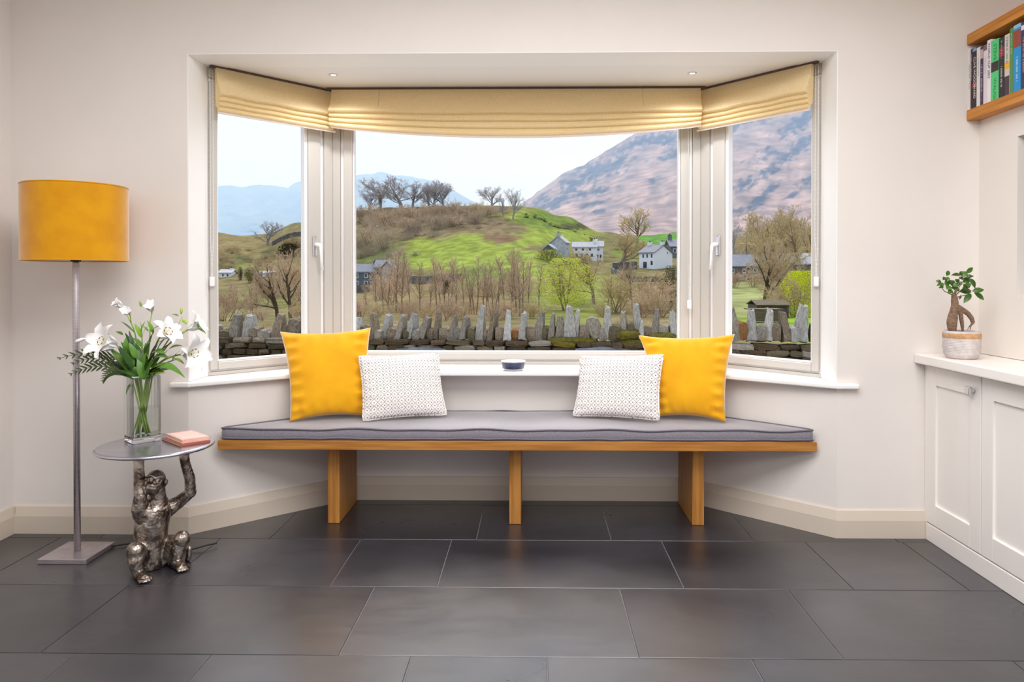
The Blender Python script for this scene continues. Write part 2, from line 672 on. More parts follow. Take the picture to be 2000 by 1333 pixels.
# plaster behind the frames, closing the bay at its corners outside
for nm, P in (('trim_5', (-1.068, 3.78)), ('trim_6', (0.872, 3.78))):
    tag(MB().box(P[0] - 0.03, P[0] + 0.03, P[1] + 0.004, P[1] + 0.07, 0.645, OZ).build(nm, M_FRAME), kind='structure')

# ------------------------------------------------------------------ built-out panel with the recess for the screen
PX = 1.914
w = MB()
RY0, RY1, RZ0, RZ1 = 1.75, 2.875, 1.048, 1.685
w.box(PX, XR, RY1, YW, 0.8, 1.8)
w.box(PX, XR, 1.0, RY0, 0.8, 1.8)
w.box(PX, XR, RY0, RY1, 0.8, RZ0)
w.box(PX, XR, RY0, RY1, RZ1, 1.8)
w.box(2.06, XR, RY0, RY1, RZ0, RZ1)
tag(w.build('wall_recess', M_PANELWALL), 'painted panel wall with recess above the worktop', kind='structure')
t = thing('television', (2.03, 2.31, 1.10), 'black television screen set back in the wall recess', 'television')
MB().box(1.99, 2.058, 1.80, 2.835, 1.085, 1.655).build('casing', material('tv_black', (22, 22, 24), rough=0.35), t, bevel=0.004)
MB().box(1.986, 1.9895, 1.815, 2.82, 1.10, 1.64).build('screen', material('tv_screen', (14, 14, 17), rough=0.08), t)

# ------------------------------------------------------------------ base cabinet and worktop
CXF = 1.683
cab = thing('base_cabinet', (1.80, 2.52, 0), 'cream painted base cabinet with panelled doors along the side wall', 'cabinet')
MB().box(CXF + 0.024, 2.115, 1.93, 3.098, 0.0, 0.756).build('carcass', M_CAB, cab)
MB().box(CXF - 0.001, CXF + 0.0235, 1.93, 3.098, 0.0, 0.073).build('plinth', M_CAB, cab, bevel=0.002)
MB().box(CXF + 0.002, CXF + 0.0235, 3.0995, 3.1185, 0.0, 0.756).build('filler_strip', M_CAB, cab, bevel=0.002)


def cab_door(y_far, y_near, knob):
    z0, z1, s = 0.079, 0.748, 0.067
    d = MB()
    x0, x1 = CXF, CXF + 0.022
    d.box(x0, x1, y_far - s, y_far, z0, z1)
    d.box(x0, x1, y_near, y_near + s, z0, z1)
    d.box(x0, x1, y_near + s, y_far - s, z0, z0 + s + 0.02)
    d.box(x0, x1, y_near + s, y_far - s, z1 - s - 0.01, z1)
    door = d.build('door', M_CAB, cab, bevel=0.0015)
    MB().box(x0 + 0.009, x1 - 0.002, y_near + s, y_far - s, z0 + s + 0.02, z1 - s - 0.01).build('door_panel', M_CAB, door)
    ky = y_near + 0.042 if knob > 0 else y_far - 0.042
    k = MB()
    k.lathe((x0, ky, 0.693), [(0.009, 0), (0.007, 0.012), (0.012, 0.016)], 12, axis=(-1, 0, 0))
    k.box(x0 - 0.030, x0 - 0.014, ky - 0.015, ky + 0.015, 0.678, 0.708)
    k.build('knob', M_CHROME, door, bevel=0.004, seg=2)


cab_door(3.097, 2.726, 1)
cab_door(2.720, 2.330, 1)
cab_door(2.324, 1.935, -1)
wt = MB().prism([(1.638, 1.92), (2.118, 1.92), (2.118, 3.118), (1.638, 3.118)], 0.757, 0.798).build('worktop', M_CAB, bevel=0.006, seg=3)
tag(wt, 'cream worktop board lying over the base cabinet', 'worktop')

# ------------------------------------------------------------------ recessed lights of the bay ceiling
M_LAMPF = material('downlight_ring', (222, 218, 218), rough=0.3, metal=0.0)
M_LAMPL = material('downlight_lens', (235, 233, 230), rough=0.15)
M_LAMPL.node_tree.nodes['Principled BSDF'].inputs['Emission Color'].default_value = (1.0, 0.97, 0.93, 1)
M_LAMPL.node_tree.nodes['Principled BSDF'].inputs['Emission Strength'].default_value = 1.2  # glow added to the lens to go with the added beam
for i, (px, nm) in enumerate(((651, 'left'), (1352, 'right'))):
    p = at(px, 145, 3.4475)
    lbl = 'small recessed ceiling light over the window seat, at the %s end of the bay' % nm
    t = thing('ceiling_light', (p.x, p.y, 2.1015), lbl, 'ceiling light', 'recessed lights of the bay ceiling')
    MB().lathe((p.x, p.y, 2.1015), [(0.013, 0.0015), (0.014, 0.0), (0.021, 0.0005), (0.0225, 0.0035)], 24, False, False).build('ring', M_LAMPF, t,
                                                                                                                 smooth=True)
    MB().lathe((p.x, p.y, 2.1015), [(0.0132, 0.0012), (0.0132, 0.0034)], 24).build('lens', M_LAMPL, t)
    sp = add_light('bay_fill_beam', 'SPOT', (p.x, p.y, 2.099), (0, 0, 0), 20, (1.0, 0.985, 0.97))  # added beam brightening the bay, though the fixtures look switched off
    sp.data.spot_size = R(150)
    sp.data.spot_blend = 1.0
    sp.data.shadow_soft_size = 0.05

# ------------------------------------------------------------------ window bench
BF, BB = 3.15, 3.60


def bench_x(y, inset=0.0):
    t = y - BF
    return -1.406 + inset + 1.149 * t, 1.2375 - inset - 1.085 * t


bench = thing('window_bench', (-0.085, 3.38, 0), 'long oak bench board on three slab legs fitted into the bay window', 'bench')
l0, r0 = bench_x(BF)
l1, r1 = bench_x(BB)
MB().prism([(l0, BF), (r0, BF), (r1, BB), (l1, BB)], 0.362, 0.4045).build('seat_board', M_OAK, bench, bevel=0.003)
for x in (-0.946, -0.115, 0.7165):
    MB().box(x, x + 0.0535, 3.257, 3.578, 0.0, 0.3618).build('leg', M_OAKV, bench, bevel=0.0025)

# ------------------------------------------------------------------ seat cushion
M_GREY = material('grey_seat_fabric', (142, 137, 146), rough=0.9, c2=(126, 121, 131), vscale=160, bump=0.25, bscale=420, sheen=1.0, spec=0.2,
                  bdist=0.001)
M_PIPE = material('grey_piping', (118, 112, 122), rough=0.85, spec=0.2)
sc = thing('seat_cushion', (-0.085, 3.38, 0.405), 'long grey box cushion with piped edges covering the window bench', 'seat cushion')
ZB, ZT = 0.4055, 0.453
NX, NY = 90, 16


def seat_xy(s, t):
    y = BF + 0.004 + t * (BB - 0.01 - BF)
    a, b = bench_x(y, 0.002)
    # rounded ends at the front
    r = 0.03
    d = max(0.0, (r - (y - BF)) / r)
    a += r * 0.6 * d * d
    b -= r * 0.6 * d * d
    return a + (b - a) * s, y


def wav(s, k):
    return 0.0028 * math.sin(s * 31 + k) + 0.002 * math.sin(s * 57 + 2 * k)


def seat_outline(n_long=120, n_side=26):
    pts = []
    for i in range(n_long):
        pts.append((i / n_long, 0.0))
    for i in range(n_side):
        pts.append((1.0, i / n_side))
    for i in range(n_long):
        pts.append((1 - i / n_long, 1.0))
    for i in range(n_side):
        pts.append((0.0, 1 - i / n_side))
    return pts


def seat_edge(s, t, z, k, out=0.0):
    x, y = seat_xy(s, t)
    w_ = wav(s, k) if t < 0.5 else wav(s, k) * 0.5
    if z < ZB + 0.02:
        w_ = abs(w_) * 0.8
    cx_, cy_ = -0.085, 3.36
    d = Vector((0, 0, 0))
    if t == 0.0:
        d = Vector((0, -out, 0))
    elif t == 1.0:
        d = Vector((0, out, 0))
    elif s == 1.0:
        d = Vector((out * 0.7, out * 0.7, 0))
    else:
        d = Vector((-out * 0.7, out * 0.7, 0))
    return Vector((x, y, z + w_)) + d


mb = MB()
rows = []
for j in range(NY + 1):
    t = j / NY
    row = []
    for i in range(NX + 1):
        s = i / NX
        x, y = seat_xy(s, t)
        ed = min(1.0, min(t, 1 - t) * 7, min(s, 1 - s) * 22)
        z = ZT + wav(s, 0.6) * (1 - t) * (1 - ed * 0.5) + 0.005 * (1 - (1 - ed) ** 2) + 0.002 * noise.noise(Vector((x * 4, y * 5, 0)))
        row.append(Vector((x, y, z)))
    rows.append(row)
mb.rings(rows, False)
ol = seat_outline()
rr = []
for z, k, o in ((ZT, 0.6, 0.0), (ZT - 0.012, 0.8, 0.004), (ZT - 0.026, 1.0, 0.005), (ZB + 0.010, 1.2, 0.003), (ZB + 0.004, 1.4, 0.0)):
    rr.append([seat_edge(s, t, max(z, ZB + 0.004), k, o) for s, t in ol])
rr.append([Vector((p.x, p.y, ZB)) for p in rr[-1]])
n0 = len(mb.v)
mb.rings(list(reversed(rr)), True, True, False)
mb.build('cover', M_GREY, sc, smooth=True)
for z, k, o in ((ZT + 0.001, 0.6, 0.003), (ZB + 0.0065, 1.4, 0.004)):
    lp = [seat_edge(s, t, z, k, o) for s, t in ol]
    MB().tube(lp + [lp[0]], 0.0042, 6).build('piping', M_PIPE, sc, smooth=True)

# ------------------------------------------------------------------ scatter cushions
M_YEL = material('yellow_velvet', (238, 174, 16), rough=0.8, c2=(230, 162, 10), vscale=9, bump=0.12, bscale=260, sheen=0.9, spec=0.25, bdist=0.001)


def trellis_material(name):
    m = bpy.data.materials.new(name)
    m.use_nodes = True
    nt = m.node_tree
    L = nt.links.new
    p = nt.nodes['Principled BSDF']
    p.inputs['Roughness'].default_value = 0.9
    p.inputs['Specular IOR Level'].default_value = 0.2
    p.inputs['Sheen Weight'].default_value = 0.3
    uv = nt.nodes.new('ShaderNodeUVMap')
    uv.uv_map = 'UVMap'
    sep = nt.nodes.new('ShaderNodeSeparateXYZ')
    L(uv.outputs[0], sep.inputs[0])

    def mth(op, a, b=None, c=None):
        n = nt.nodes.new('ShaderNodeMath')
        n.operation = op
        for i, q in enumerate((a, b, c)):
            if q is None:
                continue
            if isinstance(q, (int, float)):
                n.inputs[i].default_value = q
            else:
                L(q, n.inputs[i])
        return n.outputs[0]

    u, v = sep.outputs[0], sep.outputs[1]     # already in pattern cells
    # ogee trellis: two families of wavy diagonals, with dots in the crossings
    wob = mth('MULTIPLY', mth('SINE', mth('MULTIPLY', v, 2 * math.pi)), 0.035)
    a = mth('ADD', mth('ADD', u, v), wob)
    b = mth('SUBTRACT', mth('SUBTRACT', u, v), wob)
    la = mth('ABSOLUTE', mth('SUBTRACT', mth('FRACT', a), 0.5))
    lb = mth('ABSOLUTE', mth('SUBTRACT', mth('FRACT', b), 0.5))
    ln = mth('MINIMUM', la, lb)
    line = mth('LESS_THAN', ln, 0.045)
    da = mth('SUBTRACT', mth('FRACT', mth('ADD', mth('ADD', u, v), 0.0)), 0.5)
    db = mth('SUBTRACT', mth('FRACT', mth('SUBTRACT', u, v)), 0.5)
    # dot at the centre of every other cell row
    ca = mth('SUBTRACT', mth('FRACT', mth('ADD', mth('ADD', u, v), 0.5)), 0.5)
    cb = mth('SUBTRACT', mth('FRACT', mth('ADD', mth('SUBTRACT', u, v), 0.5)), 0.5)
    dd = mth('SQRT', mth('ADD', mth('MULTIPLY', ca, ca), mth('MULTIPLY', cb, cb)))
    dot = mth('LESS_THAN', dd, 0.13)
    mk = mth('MAXIMUM', mth('MULTIPLY', line, 0.75), mth('MULTIPLY', dot, 0.9))
    mx = nt.nodes.new('ShaderNodeMix')
    mx.data_type = 'RGBA'
    mx.inputs[6].default_value = rgb((240, 234, 230))
    mx.inputs[7].default_value = rgb((90, 88, 102))
    L(mk, mx.inputs[0])
    L(mx.outputs[2], p.inputs['Base Color'])
    return m


M_TREL = trellis_material('trellis_print_cotton')
M_TPIPE = material('trellis_piping', (236, 230, 226), rough=0.9, c2=(128, 122, 130), vscale=130, vmin=0.56, vmax=0.6)


def pillow(name, corners, thick, mat, label, cat, group, pinch=0.07, cells=None, piping=None, wr=0.006, seed=0):
    """corners: bottom-left, bottom-right, top-right, top-left in the place"""
    bl, br, tr, tl = [Vector(c) for c in corners]
    cen = (bl + br + tr + tl) / 4
    nrm = ((br - bl) + (tr - tl)).cross((tl - bl) + (tr - br)).normalized()   # towards the room
    low = min(bl.z, br.z)
    root = thing(name, (cen.x, cen.y, low), label, cat, group)
    N = 36
    rnd = random.Random(seed)

    def pos(u, v, side):
        # u, v in -1..1
        pu = u * (1 - pinch * (1 - v * v) * abs(u) ** 3)
        pv = v * (1 - pinch * (1 - u * u) * abs(v) ** 3)
        s, t = (pu + 1) / 2, (pv + 1) / 2
        p = bl * (1 - s) * (1 - t) + br * s * (1 - t) + tr * s * t + tl * (1 - s) * t
        e = max(0.0, (1 - u * u) * (1 - v * v))
        h = thick * (e ** 0.42)
        edge = max(abs(u), abs(v))
        q = (1 - edge) * 5
        # short gathers running in from the seams
        g = (math.sin(v * 23 + seed) * max(0, abs(u) - 0.55) + math.sin(u * 21 + seed * 2) * max(0, abs(v) - 0.6) * 0.6)
        h += wr * g * min(1.0, q) * 1.6
        h += 0.006 * noise.noise(Vector((u * 1.6 + seed, v * 1.6, seed * 3.1))) * min(1, q)
        return p + nrm * h * side

    mb = MB()
    grid = []
    for side in (1, -1):
        rows = []
        for j in range(N + 1):
            rows.append([pos(math.sin((i / N - 0.5) * math.pi) * 0.5 + (i / N - 0.5), math.sin((j / N - 0.5) * math.pi) * 0.5 + (j / N - 0.5), side)
                         for i in range(N + 1)])
        if side < 0:
            rows = [list(reversed(r)) for r in rows]
        mb.rings(rows, False)
    o = mb.build('cover', mat, root, smooth=True, weld=True)
    if cells:
        me = o.data
        uvl = me.uv_layers.new(name='UVMap')
        ex = ((br - bl) + (tr - tl)).normalized()
        ey = nrm.cross(ex)
        org = ORG[root.name]
        wd = ((br - bl).length + (tr - tl).length) / 2
        for lp in me.loops:
            q = me.vertices[lp.vertex_index].co + org - cen
            uvl.data[lp.index].uv = (q.dot(ex) / wd * cells, q.dot(ey) / wd * cells)
    if piping:
        lp = []
        for u, v in [(-1 + 2 * i / 30, -1) for i in range(30)] + [(1, -1 + 2 * i / 30) for i in range(30)] + \
                    [(1 - 2 * i / 30, 1) for i in range(30)] + [(-1, 1 - 2 * i / 30) for i in range(30)]:
            k = 0.985
            lp.append(pos(u * k if abs(u) == 1 and abs(v) > 0.9 else u, v * k if abs(v) == 1 and abs(u) > 0.9 else v, 0))
        MB().tube(lp + [lp[0]], 0.0045, 6).build('piping', piping, root, smooth=True)
    return root


GC = 'scatter cushions on the window bench'
pillow('cushion', [at(566, 825, 3.275), at(728, 815, 3.385), at(724, 640, 3.50), at(547, 648, 3.42)], 0.075, M_YEL,
       'square yellow velvet cushion at the lamp end of the window bench', 'cushion', GC, pinch=0.10, wr=0.026, seed=1)
pillow('cushion', [at(1282, 815, 3.385), at(1417, 826, 3.275), at(1435, 653, 3.42), at(1247, 655, 3.50)], 0.075, M_YEL,
       'square yellow velvet cushion at the cabinet end of the window bench', 'cushion', GC, pinch=0.10, wr=0.026, seed=5)
pillow('cushion', [at(708, 823, 3.27), at(873, 811, 3.40), at(857, 690, 3.50), at(700, 696, 3.36)], 0.055, M_TREL,
       'white trellis print cushion leaning on the yellow cushion nearer the lamp', 'cushion', GC, pinch=0.06, cells=12.5, piping=M_TPIPE, seed=2)
pillow('cushion', [at(1119, 813, 3.40), at(1288, 822, 3.27), at(1296, 693, 3.36), at(1133, 696, 3.50)], 0.055, M_TREL,
       'white trellis print cushion leaning on the yellow cushion nearer the cabinet', 'cushion', GC, pinch=0.06, cells=12.5, piping=M_TPIPE, seed=4)

# ------------------------------------------------------------------ candle bowl on the sill
bp = at(1002.5, 719, 3.53)
bp.z = 0.6683
t = thing('candle_bowl', bp, 'small navy bowl with white rim on the window sill', 'bowl')
MB().lathe(bp, [(0.040, 0.0), (0.044, 0.006), (0.046, 0.010)], 40, True, False).build('foot', M_PLASTIC, t, smooth=True)
MB().lathe(bp, [(0.046, 0.010), (0.0555, 0.012), (0.0565, 0.026), (0.0555, 0.042)], 40, False, False).build(
    'bowl_wall', material('navy_glaze', (56, 62, 98), rough=0.25, c2=(78, 82, 110), vscale=30, coat=0.4), t, smooth=True)
MB().lathe(bp, [(0.0555, 0.042), (0.0605, 0.046), (0.0600, 0.0485), (0.056, 0.0475), (0.050, 0.040), (0.048, 0.030), (0.001, 0.029)], 40, False,
           True).build('rim', M_PLASTIC, t, smooth=True)

# ------------------------------------------------------------------ roman blinds
M_BLIND = material('blind_fabric', (247, 226, 178), rough=0.9, c2=(251, 240, 212), vscale=170, bump=0.3, bscale=330, sheen=0.3, spec=0.15,
                   bdist=0.001)
_nt = M_BLIND.node_tree
_tl = _nt.nodes.new('ShaderNodeBsdfTranslucent')
_mx = _nt.nodes.new('ShaderNodeMixShader')
_mx.inputs[0].default_value = 0.5
_pp = _nt.nodes['Principled BSDF']
_nt.links.new(_pp.inputs['Base Color'].links[0].from_socket, _tl.inputs[0])
_nt.links.new(_pp.outputs[0], _mx.inputs[1])
_nt.links.new(_tl.outputs[0], _mx.inputs[2])
_nt.links.new(_mx.outputs[0], _nt.nodes['Material Output'].inputs['Surface'])
M_LINING = material('blind_lining', (232, 214, 206), rough=0.9, spec=0.1)
M_RAIL = material('blind_headrail', (92, 70, 66), rough=0.7)


def blind(A, B, cutA, cutB, drop_end, drop_mid, label, chain=None, seams=(), flare=(0.0, 0.0), dz=(0, 0)):
    """A, B: ends of the headrail line on plan (room left to right); drops are heights of the lower hem"""
    A, B = Vector((*A, 0)), Vector((*B, 0))
    e = (B - A).normalized()
    n = Vector((e.y, -e.x, 0))
    Lw = (B - A).length
    zt = OZ - 0.012
    c = (A + B) / 2
    root = thing('roman_blind', (c.x, c.y, drop_mid), label, 'blind', 'roman blinds of the bay window')
    MB().obox(A, e, n, 0.0, Lw, 0.004, 0.026, zt, OZ - 0.0015).build('headrail', M_RAIL, root)
    NS = 40
    zl0 = zt - 0.132                         # lip of the flat panel
    mb = MB()
    folds = 3
    rings = []
    hem = []
    for i in range(NS + 1):
        s = i / NS
        sag = math.sin(math.pi * s) ** 0.8
        ze = (dz[0] * (1 - s) + dz[1] * s)
        zend = (drop_end + (drop_mid - drop_end) * sag) + ze
        z_l = zl0 + 0.012 * (1 - sag) * (1 if drop_end > drop_mid else 0) + ze * 0.5 + 0.002 * math.sin(s * 17)
        prof = [(0.026, zt), (0.034, zt - 0.05), (0.055, zt - 0.09), (0.074, z_l + 0.012), (0.080, z_l + 0.004), (0.076, z_l)]
        step = (z_l - zend) / (folds + 0.2)
        for k in range(folds):
            zk = z_l - step * (k + 0.25)
            o = 0.066 - 0.0045 * k
            prof += [(o - 0.012, zk + 0.001), (o - 0.002, zk - step * 0.35), (o + 0.003, zk - step * 0.62), (o, zk - step * 0.8)]
        prof += [(0.045, zend), (0.037, zend), (0.030, zend + 0.02), (0.014, zend + 0.03), (0.008, zt - 0.06), (0.006, zt)]
        ring = []
        for o, z in prof:
            s0 = cutA + flare[0] * (zt - z)
            s1 = Lw - cutB + flare[1] * (zt - z)
            ring.append(A + e * (s0 + (s1 - s0) * s) + n * o + Vector((0, 0, z)))
        rings.append(ring)
        hem.append((A + e * (s0 + (s1 - s0) * s) + n * 0.041 + Vector((0, 0, zend - 0.001)), s))
    mb.rings(rings, True, True, True)
    mb.build('fabric', M_BLIND, root, smooth=False)
    h = MB()
    h.rings([[p + n * 0.0035 + Vector((0, 0, 0.0015)), p - n * 0.004 + Vector((0, 0, 0.0015)), p - n * 0.004 - Vector((0, 0, 0.008)),
              p + n * 0.0035 - Vector((0, 0, 0.008))] for p, s in hem], True, True, True)
    h.build('hem', M_LINING, root)
    for sx in seams:
        q = MB()
        pts = [A + e * sx + n * (o + 0.0004) + Vector((0, 0, z)) for o, z in ((0.0263, zt), (0.0343, zt - 0.05), (0.0553, zt - 0.09), (0.0745, zl0 + 0.014))]
        q.tube(pts, 0.0008, 4).build('seam', M_OAK, root)
    if chain:
        sx, oo, zb = chain
        q = MB()
        pos_ = A + e * sx + n * oo
        for ds in (-0.007, 0.007):
            z = zt - 0.01
            while z > zb:
                cpt = pos_ + e * ds * (1 if z > zb + 0.2 else max(0.35, (z - zb) / 0.2)) + Vector((0, 0, z))
                q.ball(cpt, 0.0022, 5, 4)
                z -= 0.0062
        tag(q.build('chain', M_PLASTIC, root, smooth=True), kind='stuff')
        MB().obox(pos_, e, n, -0.011, 0.011, -0.006, 0.006, zb - 0.035, zb + 0.01).build('chain_tensioner', M_PLASTIC, root, bevel=0.004, seg=2)
    return root


# the three blinds hang just inside their frames
def off(P, Q, d):
    e = (Vector(Q) - Vector(P)).normalized()
    n = Vector((e.y, -e.x))
    return tuple(Vector(P) + n * d), tuple(Vector(Q) + n * d)


a, b = off(WA, WB_, 0.022)
blind(a, b, 0.025, 0.022, 1.889, 1.889, 'gathered gold roman blind over the side window nearer the floor lamp', chain=(0.012, 0.0, 1.12), flare=(0.0, -0.10))
a, b = off(WB_, WC, 0.075)
blind(a, b, 0.024, 0.024, 1.905, 1.848, 'wide gold roman blind sagging over the middle window', seams=(0.27, 1.62), flare=(-0.03, -0.03),
      chain=(1.87, -0.02, 1.00))
a, b = off(WC, WD, 0.022)
blind(a, b, 0.022, 0.025, 1.889, 1.889, 'gathered gold roman blind over the side window nearer the cabinet', chain=(0.648, 0.0, 1.12), flare=(0.10, 0.0))

# ------------------------------------------------------------------ floor lamp
LX, LY = -1.853, 2.868
M_STEEL = material('brushed_steel', (206, 198, 202), rough=0.38, metal=0.9, c2=(190, 182, 186), vscale=20, stretch=(1, 1, 12))
M_SHADE = material('shade_velvet', (214, 150, 6), rough=0.75, c2=(204, 138, 4), vscale=14, sheen=0.8, bump=0.1, bscale=300, spec=0.2, bdist=0.001)
M_SHIN = material('shade_lining', (226, 214, 208), rough=0.8)
lamp = thing('floor_lamp', (LX, LY, 0), 'tall floor lamp with yellow drum shade and square steel base', 'floor lamp')
MB().box(LX - 0.097, LX + 0.097, LY - 0.097, LY + 0.097, 0.0, 0.019).build('base', M_STEEL, lamp, bevel=0.0015)
MB().lathe((LX, LY, 0.019), [(0.0125, 0), (0.0125, 1.165), (0.010, 1.172)], 20).build('pole', M_STEEL, lamp, smooth=True)
MB().lathe((LX, LY, 1.19), [(0.019, 0.0), (0.019, 0.06), (0.012, 0.07)], 16).build('lamp_holder', M_DARK, lamp, smooth=True)
SR, SB_, ST_ = 0.189, 1.193, 1.4916
sh = MB().lathe((LX, LY, SB_), [(SR, 0), (SR, ST_ - SB_)], 72, False, False).build('lamp_shade', M_SHADE, lamp, smooth=True)
MB().lathe((LX, LY, SB_), [(SR - 0.0022, 0), (SR - 0.0022, ST_ - SB_)], 72, False, False).build('shade_lining', M_SHIN, sh, smooth=True)
for z in (SB_, ST_):
    MB().lathe((LX, LY, z), [(SR - 0.004, -0.0015), (SR + 0.001, -0.0015), (SR + 0.001, 0.003), (SR - 0.004, 0.003), (SR - 0.004, -0.0015)], 72,
               False, False).build('shade_ring', M_SHADE, sh, smooth=True)
for k in range(3):
    an = R(100 + 120 * k)
    MB().tube([(LX, LY, 1.215), (LX + (SR - 0.005) * math.cos(an), LY + (SR - 0.005) * math.sin(an), 1.203)], 0.0018, 6).build('shade_carrier', M_STEEL,
                                                                                                                lamp)
cd = bez((LX + 0.085, LY + 0.06, 0.008), (LX + 0.18, LY + 0.16, 0.006), (LX + 0.3, LY + 0.12, 0.004), (-1.46, 2.91, 0.004), 20)
cd += bez((-1.46, 2.91, 0.004), (-1.40, 2.90, 0.004), (-1.37, 2.93, 0.02), (-1.33, 2.97, 0.012), 12)[1:]
MB().tube(cd, 0.0032, 8).build('cord', M_DARK, lamp, smooth=True)

# ------------------------------------------------------------------ wall shelves
for zb, zt_, nm in ((2.124, 2.168, 'upper oak wall shelf above the row of books'), (1.800, 1.844, 'lower oak wall shelf carrying the row of books')):
    o = MB().box(1.857, XR, 1.6, 3.116, zb, zt_).build('shelf', M_OAKY, bevel=0.0015)
    tag(o, nm, 'shelf', 'oak wall shelves')
# the panel that closes the top of the recess wall under the lower shelf is part of wall_recess

# ------------------------------------------------------------------ books
bk_mats = {}


def bmat(c, rough=0.5):
    if c not in bk_mats:
        bk_mats[c] = material('book_cloth_%d' % len(bk_mats), c, rough=rough)
    return bk_mats[c]


M_PAGE = material('book_pages', (232, 222, 200), rough=0.9)
GB = 'books on the wall shelf'


def spine_text(parent, txt, x, yc, z_top, size, c, up=False, align='LEFT', squeeze=1.0):
    cu = bpy.data.curves.new('lettering', 'FONT')
    cu.body = txt
    cu.size = size
    cu.align_x = align
    cu.align_y = 'CENTER'
    cu.extrude = 0.0002
    cu.materials.append(bmat(c))
    tmp = bpy.data.objects.new('lettering_curve', cu)
    COL.objects.link(tmp)
    dg = bpy.context.evaluated_depsgraph_get()
    dg.update()
    me = bpy.data.meshes.new_from_object(tmp.evaluated_get(dg))
    bpy.data.objects.remove(tmp)
    o = bpy.data.objects.new('lettering', me)
    COL.objects.link(o)
    o.parent = parent
    org = ORG[parent.name]
    # letters run down the spine, which faces -x
    m = Matrix(((0, 0, -1), (0, 0, 0), (0, 0, 0)))
    ex = Vector((0, 0, -1))          # reading direction: down
    ey = Vector((0, -1, 0)) * -1     # letter tops point to the far side? facing -x
    ez = Vector((-1, 0, 0))
    ey = ez.cross(ex)
    rot = Matrix((ex, ey, ez)).transposed().to_4x4()
    o.matrix_local = Matrix.Translation(Vector((x, yc, z_top)) - org) @ rot @ Matrix.Diagonal((squeeze, 1, 1, 1))
    ORG[o.name] = org
    return o


SP = 1.868      # plane of the spines
# px of the left and right edge of each spine, height, colours, lettering
BOOKS = [
    (1889.3, 1896.0, 0.265, (228, 218, 214), 'first book from the far end, white spine with grey serif letters', [('~11', 0.07, 0.016, (120, 110, 112))], None),
    (1896.0, 1899.6, 0.258, (58, 40, 50), 'thin dark purple book between two thicker spines', [('~24', 0.02, 0.008, (200, 190, 195))], None),
    (1899.6, 1907.6, 0.254, (48, 36, 46), 'black book with big white capitals and blue top band', [('CLIVE WOODWARD', 0.035, 0.0165, (236, 232, 232))],
     [(0.0, 0.012, (120, 160, 200)), (0.150, 0.165, (200, 60, 60))]),
    (1907.6, 1914.7, 0.250, (226, 224, 220), 'plain white book beside the black one with capitals', [('~16', 0.03, 0.009, (150, 150, 150))], None),
    (1914.7, 1920.8, 0.246, (70, 50, 84), 'purple book with pinkish photo at its head', [('~14', 0.075, 0.013, (220, 210, 225)), ('~12', 0.175, 0.008, (170, 150, 190))],
     [(0.012, 0.05, (196, 170, 172))]),
    (1920.8, 1928.0, 0.246, (226, 216, 222), 'pale pinkish white book beside the purple one', [('~13', 0.05, 0.010, (180, 170, 176))], [(0.0, 0.024, (120, 96, 110))]),
    (1928.0, 1935.2, 0.258, (238, 232, 236), 'tall white book with dark capitals along its spine', [('WORLD CUP 2003', 0.012, 0.0155, (52, 40, 50))], None),
    (1936.0, 1950.8, 0.246, (86, 208, 128), 'thick bright green book with dark photo band', [('STEVE', 0.016, 0.022, (44, 130, 80)), ('WAUGH', 0.155, 0.022, (44, 130, 80))],
     [(0.088, 0.128, (58, 46, 50))]),
    (1951.0, 1961.5, 0.241, (44, 38, 44), 'black book with green and white lettering and red patch', [('~11', 0.012, 0.011, (170, 214, 160)), ('~11', 0.115, 0.014, (230, 230, 226))],
     [(0.04, 0.075, (150, 40, 70))]),
    (1962.0, 1971.8, 0.243, (206, 200, 192), 'grey and cream book with yellow sun above dark figures', [('~14', 0.012, 0.012, (56, 60, 84))],
     [(0.110, 0.135, (236, 178, 40)), (0.165, 0.258, (70, 56, 66))]),
    (1972.0, 1979.0, 0.258, (92, 138, 78), 'slim mid green book beside the grey and cream one', [('~15', 0.02, 0.009, (190, 214, 170))], None),
    (1979.2, 1994.0, 0.261, (24, 146, 208), 'large blue book with brown lettered panel', [('~12', 0.125, 0.014, (220, 240, 250))],
     [(0.0, 0.014, (150, 190, 220)), (0.022, 0.088, (150, 70, 52))]),
    (1994.2, 2004.0, 0.258, (56, 52, 88), 'dark indigo book with pink lettering down its spine', [('~20', 0.06, 0.012, (220, 170, 160))], [(0.012, 0.03, (220, 220, 235))]),
]
yy = None
